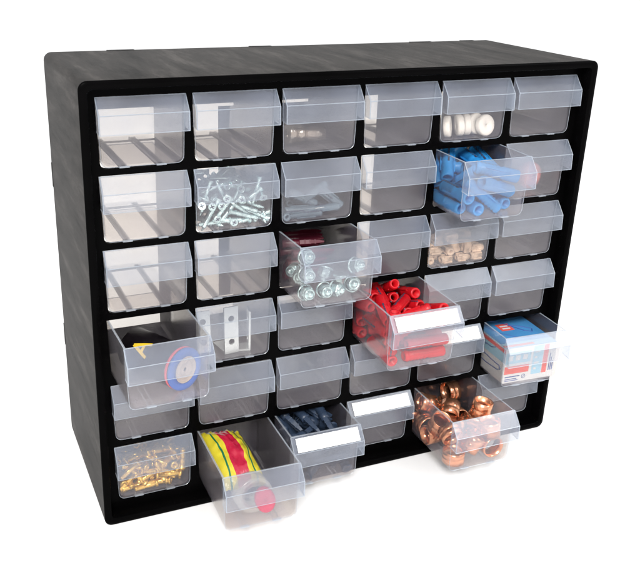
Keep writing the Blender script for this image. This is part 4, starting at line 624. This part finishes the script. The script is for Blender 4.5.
# nuts pressed against the drawer front, and plugs leaning up to the rim
nm = PILES['nuts'][0]()
for x, y, z, rx, rz in ((-.0205, .0075, .0090, 82, 4), (-.0055, .0075, .0090, 84, -6), (.0045, .0085, .0086, 88, 34), (.0175, .0075, .0115, 70, -14),
                        (-.0205, .0080, .0235, 80, 6), (-.0215, .0200, .0175, 78, -40), (-.0210, .0340, .0175, 76, -60), (-.0200, .0100, .0370, 70, 0), (.0215, .0095, .0255, 74, 20)):
    nm_, lab, cat, grp = INFO['nuts']
    tag(link(nm_, nm, None, place((3,3), (x, y, z), (rx, 0, rz))), lab, cat, grp)
rnd = random.Random(21)
def front_layer(cell, kind, spots):
    me = PILES[kind][0](); nm_, lab, cat, grp = INFO[kind]
    for x, y, z, tilt, yaw in spots:
        tag(link(nm_, me, None, place(cell, (x, y, z), (rnd.uniform(0, 360), tilt, yaw))), lab, cat, grp)
front_layer((2,2), 'screws', [(-.0170, .0062, .0120, -58, 8), (-.0085, .0064, .0135, -52, -6), (-.0010, .0066, .0150, -48, 5), (.0085, .0062, .0130, 38, 6), (.0165, .0068, .0105, 24, -8),
    (-.0125, .0100, .0190, 30, 10), (.0040, .0105, .0220, -62, 4), (.0140, .0100, .0200, -40, -10), (-.0060, .0100, .0250, 64, 12), (.0195, .0095, .0240, -74, 0),
    (-.0195, .0100, .0240, -70, 14), (.0080, .0130, .0290, 20, 30), (-.0110, .0140, .0300, -25, -20), (.0010, .0062, .0065, 6, 3), (-.0150, .0066, .0055, -4, -5), (.0180, .0062, .0070, -12, 5)])
front_layer((2,3), 'ice', [(-.0120, .0066, .0085, 3, 4), (.0080, .0068, .0080, -4, -5), (-.0080, .0090, .0170, 28, 10), (.0140, .0095, .0165, 38, -12), (.0020, .0110, .0200, -20, 20)])
front_layer((6,1), 'brass', [(-.0200, .0060, .0120, -40, 6), (-.0120, .0062, .0145, 55, -6), (-.0040, .0060, .0130, -25, 5), (.0060, .0062, .0150, 70, 6), (.0140, .0060, .0130, 20, -8),
    (.0210, .0064, .0150, -60, 8), (-.0160, .0090, .0220, 20, 10), (-.0060, .0090, .0215, -65, 4), (.0040, .0092, .0240, 30, -10), (.0130, .0090, .0225, -45, 12), (.0200, .0095, .0250, 60, 0),
    (-.0165, .0068, .0055, 5, 14), (.0020, .0058, .0058, 4, 3), (-.0090, .0120, .0290, -25, -20), (.0100, .0125, .0300, 15, 20)])
dm = PILES['dred'][0]()
for kz in range(4):
    for ky in range(3):
        nm_, lab, cat, grp = INFO['dred']
        tag(link(nm_, dm, None, place((3,3), (.004*((kz+ky) % 3-1), .052+ky*.0095+(kz % 2)*.003, .0066+kz*.0083), (20*kz+30*ky, 0, 4*(ky-kz)))), lab, cat, grp)
sl = PILES['slate'][0]()
for x, y, z, ry, rz in ((-.015, .040, .0385, 24, -60), (-.002, .030, .0400, 14, -72), (.006, .046, .0410, 20, -52), (.014, .026, .0385, 26, -80), (-.010, .018, .0370, 10, 40), (.018, .052, .0380, 8, 64)):
    nm_, lab, cat, grp = INFO['slate']
    tag(link(nm_, sl, None, place((6,3), (x, y, z), (35, ry, rz))), lab, cat, grp)
A0 = .42; zc = .032
wrap_strokes([((th+.10, zc+.007), (th+A0, zc-.007)), ((th+.10, zc+.007), (th-A0+.2, zc-.007)), ((th+A0*.62, zc-.002), (th-A0*.2+.05, zc-.002))], R+.0001, .0024, MAT['yellow'], 'printed_letter', roll)

# foil sachet, its clear roll and red cap in the furthest drawer
def sachet_mesh():
    from mathutils import noise as mn
    b = MB(); nx, ny = 34, 60; w, l, t = .036, .060, .0078
    vs = []
    for s in (1, -1):
        for i in range(nx+1):
            for j in range(ny+1):
                u, v = i/nx*2-1, j/ny*2-1
                e = max(0, (1-abs(u)**3))**.6*max(0, 1-abs(v)**4)**.7
                x = u*w*(1-.12*math.cos(v*PI/2)*(1 if u > 0 else .6)+.03*mn.noise((0, v*3, s)))/2; y = v*l/2+.0012*mn.noise((u*4, v, 3))
                p = Vector((x*75, y*48, 2.3))
                c = 1-abs(mn.noise(p))*2.2; c2 = 1-abs(mn.noise(p*2.1+Vector((5, 1, 0))))*2
                z = s*t*e + (.0022*c+.0011*c2-.0022)*(.35+.65*e) + (.0010*math.sin(u*22) if abs(v) > .88 else 0)
                z += -.008*(v**2)*(.8 if v < 0 else .1) + s*.00012
                vs.append((x, y, z))
    k = (nx+1)*(ny+1); fs = []
    for o in (0, k):
        for i in range(nx):
            for j in range(ny): a = o+i*(ny+1)+j; fs.append((a, a+1, a+ny+2, a+ny+1))
    idx = [i*(ny+1) for i in range(nx+1)] + [nx*(ny+1)+j for j in range(1, ny+1)] + [i*(ny+1)+ny for i in range(nx-1, -1, -1)] + [j for j in range(ny-1, 0, -1)]
    for a, c in zip(idx, idx[1:]+idx[:1]): fs.append((a, c, c+k, a+k))
    b.add(vs, fs, 0, True); me = b.mesh('sachet', [MAT['foil']]); return me
tag(link('foil_sachet', sachet_mesh(), None, place((6,2), (-.0072, .0480, .0330), (9, 10, 7))), 'crumpled yellow sachet with red middle and green stripes in the furthest pulled out drawer', 'sachet')
b = MB(); r = .0150
b.lathe([(.0085, -.006), (r*.97, -.006), (r, -.005), (r, .006), (r*.95, .0068), (.0085, .0068)], 40, 0, True, None, closed=True)
tag(link('clear_spool', b.mesh('spool', [MAT['ring_clear']]), None, place((6,2), (-.0020, .0175, FL+r+.001), (86, 0, 4))), 'cloudy white ring standing behind the red cap in the furthest pulled out drawer', 'ring')
b = MB(); r = .0078
b.lathe([(.0005, -.0028), (r*.85, -.0028), (r, -.0018), (r, .0024), (r*.9, .0034), (r*.5, .0036), (.0005, .0032)], 32, 0, True, None, closed=True)
for i, v in enumerate(b.v): b.v[i] = (v[0], v[1]*1.42, v[2])
tag(link('red_cap', b.mesh('cap', [MAT['cap']]), None, place((6,2), (.0050, .0065, FL+.0150), (88, -14, 0))), 'oval red cap showing through the front of the furthest pulled out drawer', 'cap')

# carton
cb = (5, 6); X0, X1, YF, YB, ZT = -.0262, .0262, .0026, .070, .0365
ct = empty('carton', place(cb, (0, 0, FL))); ZT -= FL
tag(ct, 'small blue and white printed carton with red bars, sitting in a pulled out drawer', 'box')
b = MB(); r = .0006
b.box((X0, YF, 0), (X1, YB, ZT), 0)
me = b.mesh('carton_body', [MAT['white_card']]); o = link('carton_body', me, ct)
bv = o.modifiers.new('bevel', 'BEVEL'); bv.width = .0005; bv.segments = 2
b = MB(); e = .00012; mm = .001
def fr_(x0, x1, z0, z1, mi, lift=1): b.box((x0*mm, YF-e*lift, z0*mm), (x1*mm, YF-.00001, z1*mm), mi)
def sd_(y0, y1, z0, z1, mi, lift=1): b.box((X0-e*lift, y0*mm, z0*mm), (X0+.00001, y1*mm, z1*mm), mi)
def tp_(x0, x1, y0, y1, mi, lift=1): b.box((x0*mm, y0*mm, ZT-.00001), (x1*mm, y1*mm, ZT+e*lift), mi)
fr_(-25.5, -.5, 9, 16.5, 0); fr_(-25.5, 0, 19, 30, 1); fr_(2.5, 12.6, 5.5, 33.6, 1); fr_(13.4, 18.2, 5.5, 33.6, 0)
fr_(-24, -9, 5.6, 6.6, 2); fr_(-24, -12, 3.4, 4.1, 2); fr_(-24, -10.5, 1.9, 2.5, 2)
for k in range(3): fr_(20.2+k*1.7, 21.1+k*1.7, 7, 24-k*4, 2)
for k in range(4): fr_(4.2, 7.0+(k % 2)*2, 10+k*5.6, 12+k*5.6, 3, 2)
for k in range(3): fr_(-23+k*7.5, -18.4+k*7.5, 22, 27, 3, 2)
# struck-through circle
for k in range(20):
    a0, a1 = 2*PI*k/20, 2*PI*(k+1)/20
    b.bar((-5*mm+.0019*math.cos(a0), YF-e, .0050+.0019*math.sin(a0)), (-5*mm+.0019*math.cos(a1), YF-e, .0050+.0019*math.sin(a1)), .00022, 2)
b.bar((-.0063, YF-e, .0037), (-.0037, YF-e, .0063), .0002, 2)
sd_(YF*1000+.4, 69.5, 20, 34.0, 1); sd_(50, 69.5, 6, 19.8, 1)
sd_(45, 48.5, 5, 33, 0, 2); sd_(3, 44.9, 29.5, 33, 0, 2); tp_(-26, 4, 5.0, 8.0, 0, 4)
tp_(-26, 26, 3, 69.8, 4); tp_(-10, 3, 34, 47, 0, 2); tp_(-7.5, .5, 37, 39, 3, 3); tp_(-7.5, .5, 41.5, 43.5, 3, 3)
tp_(-25.5, 25.5, 3.4, 12, 1, 2)
def wire(pts, r=.0005):
    for p, q in zip(pts, pts[1:]): b.bar(p, q, r, 2, 6)
xs = X0-.0003
wire([(xs, .066, .014), (xs, .050, .010), (xs, .030, .0085), (xs, .012, .0100), (xs, .0075, .0125), (xs, .0100, .0150), (xs, .020, .0150), (xs, .040, .0165), (xs, .064, .020)], .00032)
wire([(xs, .060, .028), (xs, .040, .0255), (xs, .024, .0265), (xs, .018, .029)], .00028)
zt = ZT+.0003
wire([(-.018, .060, zt), (-.004, .052, zt), (.010, .030, zt), (.016, .026, zt), (.019, .031, zt), (.014, .036, zt), (.002, .044, zt)], .0004)
wire([(-.020, .045, zt), (-.014, .030, zt), (-.004, .020, zt), (.010, .017, zt)], .0003)
link('carton_print', b.mesh('carton_print', [MAT['print_red'], MAT['carton_sky'], MAT['dark_blue'], MAT['white_card'], MAT['carton_blue']]), ct)

# ------------------------------------------------------------------ surface, light, camera
b = MB(); b.add([(-8, -6, -.0002), (8, -6, -.0002), (8, 10, -.0002), (-8, 10, -.0002)], [(0, 1, 2, 3)])
tag(link('ground', b.mesh('ground', [MAT['ground']])), kind='structure')

wd = bpy.data.worlds.new('World'); sc.world = wd; wd.use_nodes = True
bg = wd.node_tree.nodes['Background']; bg.inputs[0].default_value = (1, 1, 1, 1); bg.inputs[1].default_value = WORLD
def area(name, loc, target, sx, sy, power, col=(1, 1, 1)):
    l = bpy.data.lights.new(name, 'AREA'); l.shape = 'RECTANGLE'; l.size = sx; l.size_y = sy; l.energy = power; l.color = col
    o = bpy.data.objects.new(name, l); sc.collection.objects.link(o); o.location = loc
    o.rotation_euler = (Vector(target)-Vector(loc)).to_track_quat('-Z', 'Y').to_euler(); return o
for a in LAMPS: area(*a)

cam = bpy.data.cameras.new('camera'); co = bpy.data.objects.new('camera', cam); sc.collection.objects.link(co); sc.camera = co
rt, up, fw = Vector((0.923942619, -0.381910551, 0.021779978)), Vector((0.121558769, 0.347114717, 0.929911200)), Vector((0.362703030, 0.856537042, -0.367138657))
m = Matrix((rt, up, -fw)).transposed().to_4x4(); m.translation = cam_loc; co.matrix_world = m
cam.sensor_fit = 'HORIZONTAL'; cam.sensor_width = 36; cam.lens = 853.981/640*36
cam.shift_x = (320-276.861)/640; cam.shift_y = (272.132-282.5)/640
cam.clip_start = .01; cam.clip_end = 100
sc.view_settings.view_transform = 'Standard'; sc.view_settings.look = 'None'; sc.view_settings.exposure = 0; sc.view_settings.gamma = 1
sc.render.engine = 'CYCLES'; c = sc.cycles; c.use_adaptive_sampling = False
c.max_bounces = 24; c.transparent_max_bounces = 64; c.diffuse_bounces = 5; c.glossy_bounces = 4; c.transmission_bounces = 12
c.caustics_reflective = False; c.caustics_refractive = False; c.sample_clamp_indirect = 4
c.use_denoising = True; c.denoiser = 'OPENIMAGEDENOISE'; c.denoising_input_passes = 'RGB'
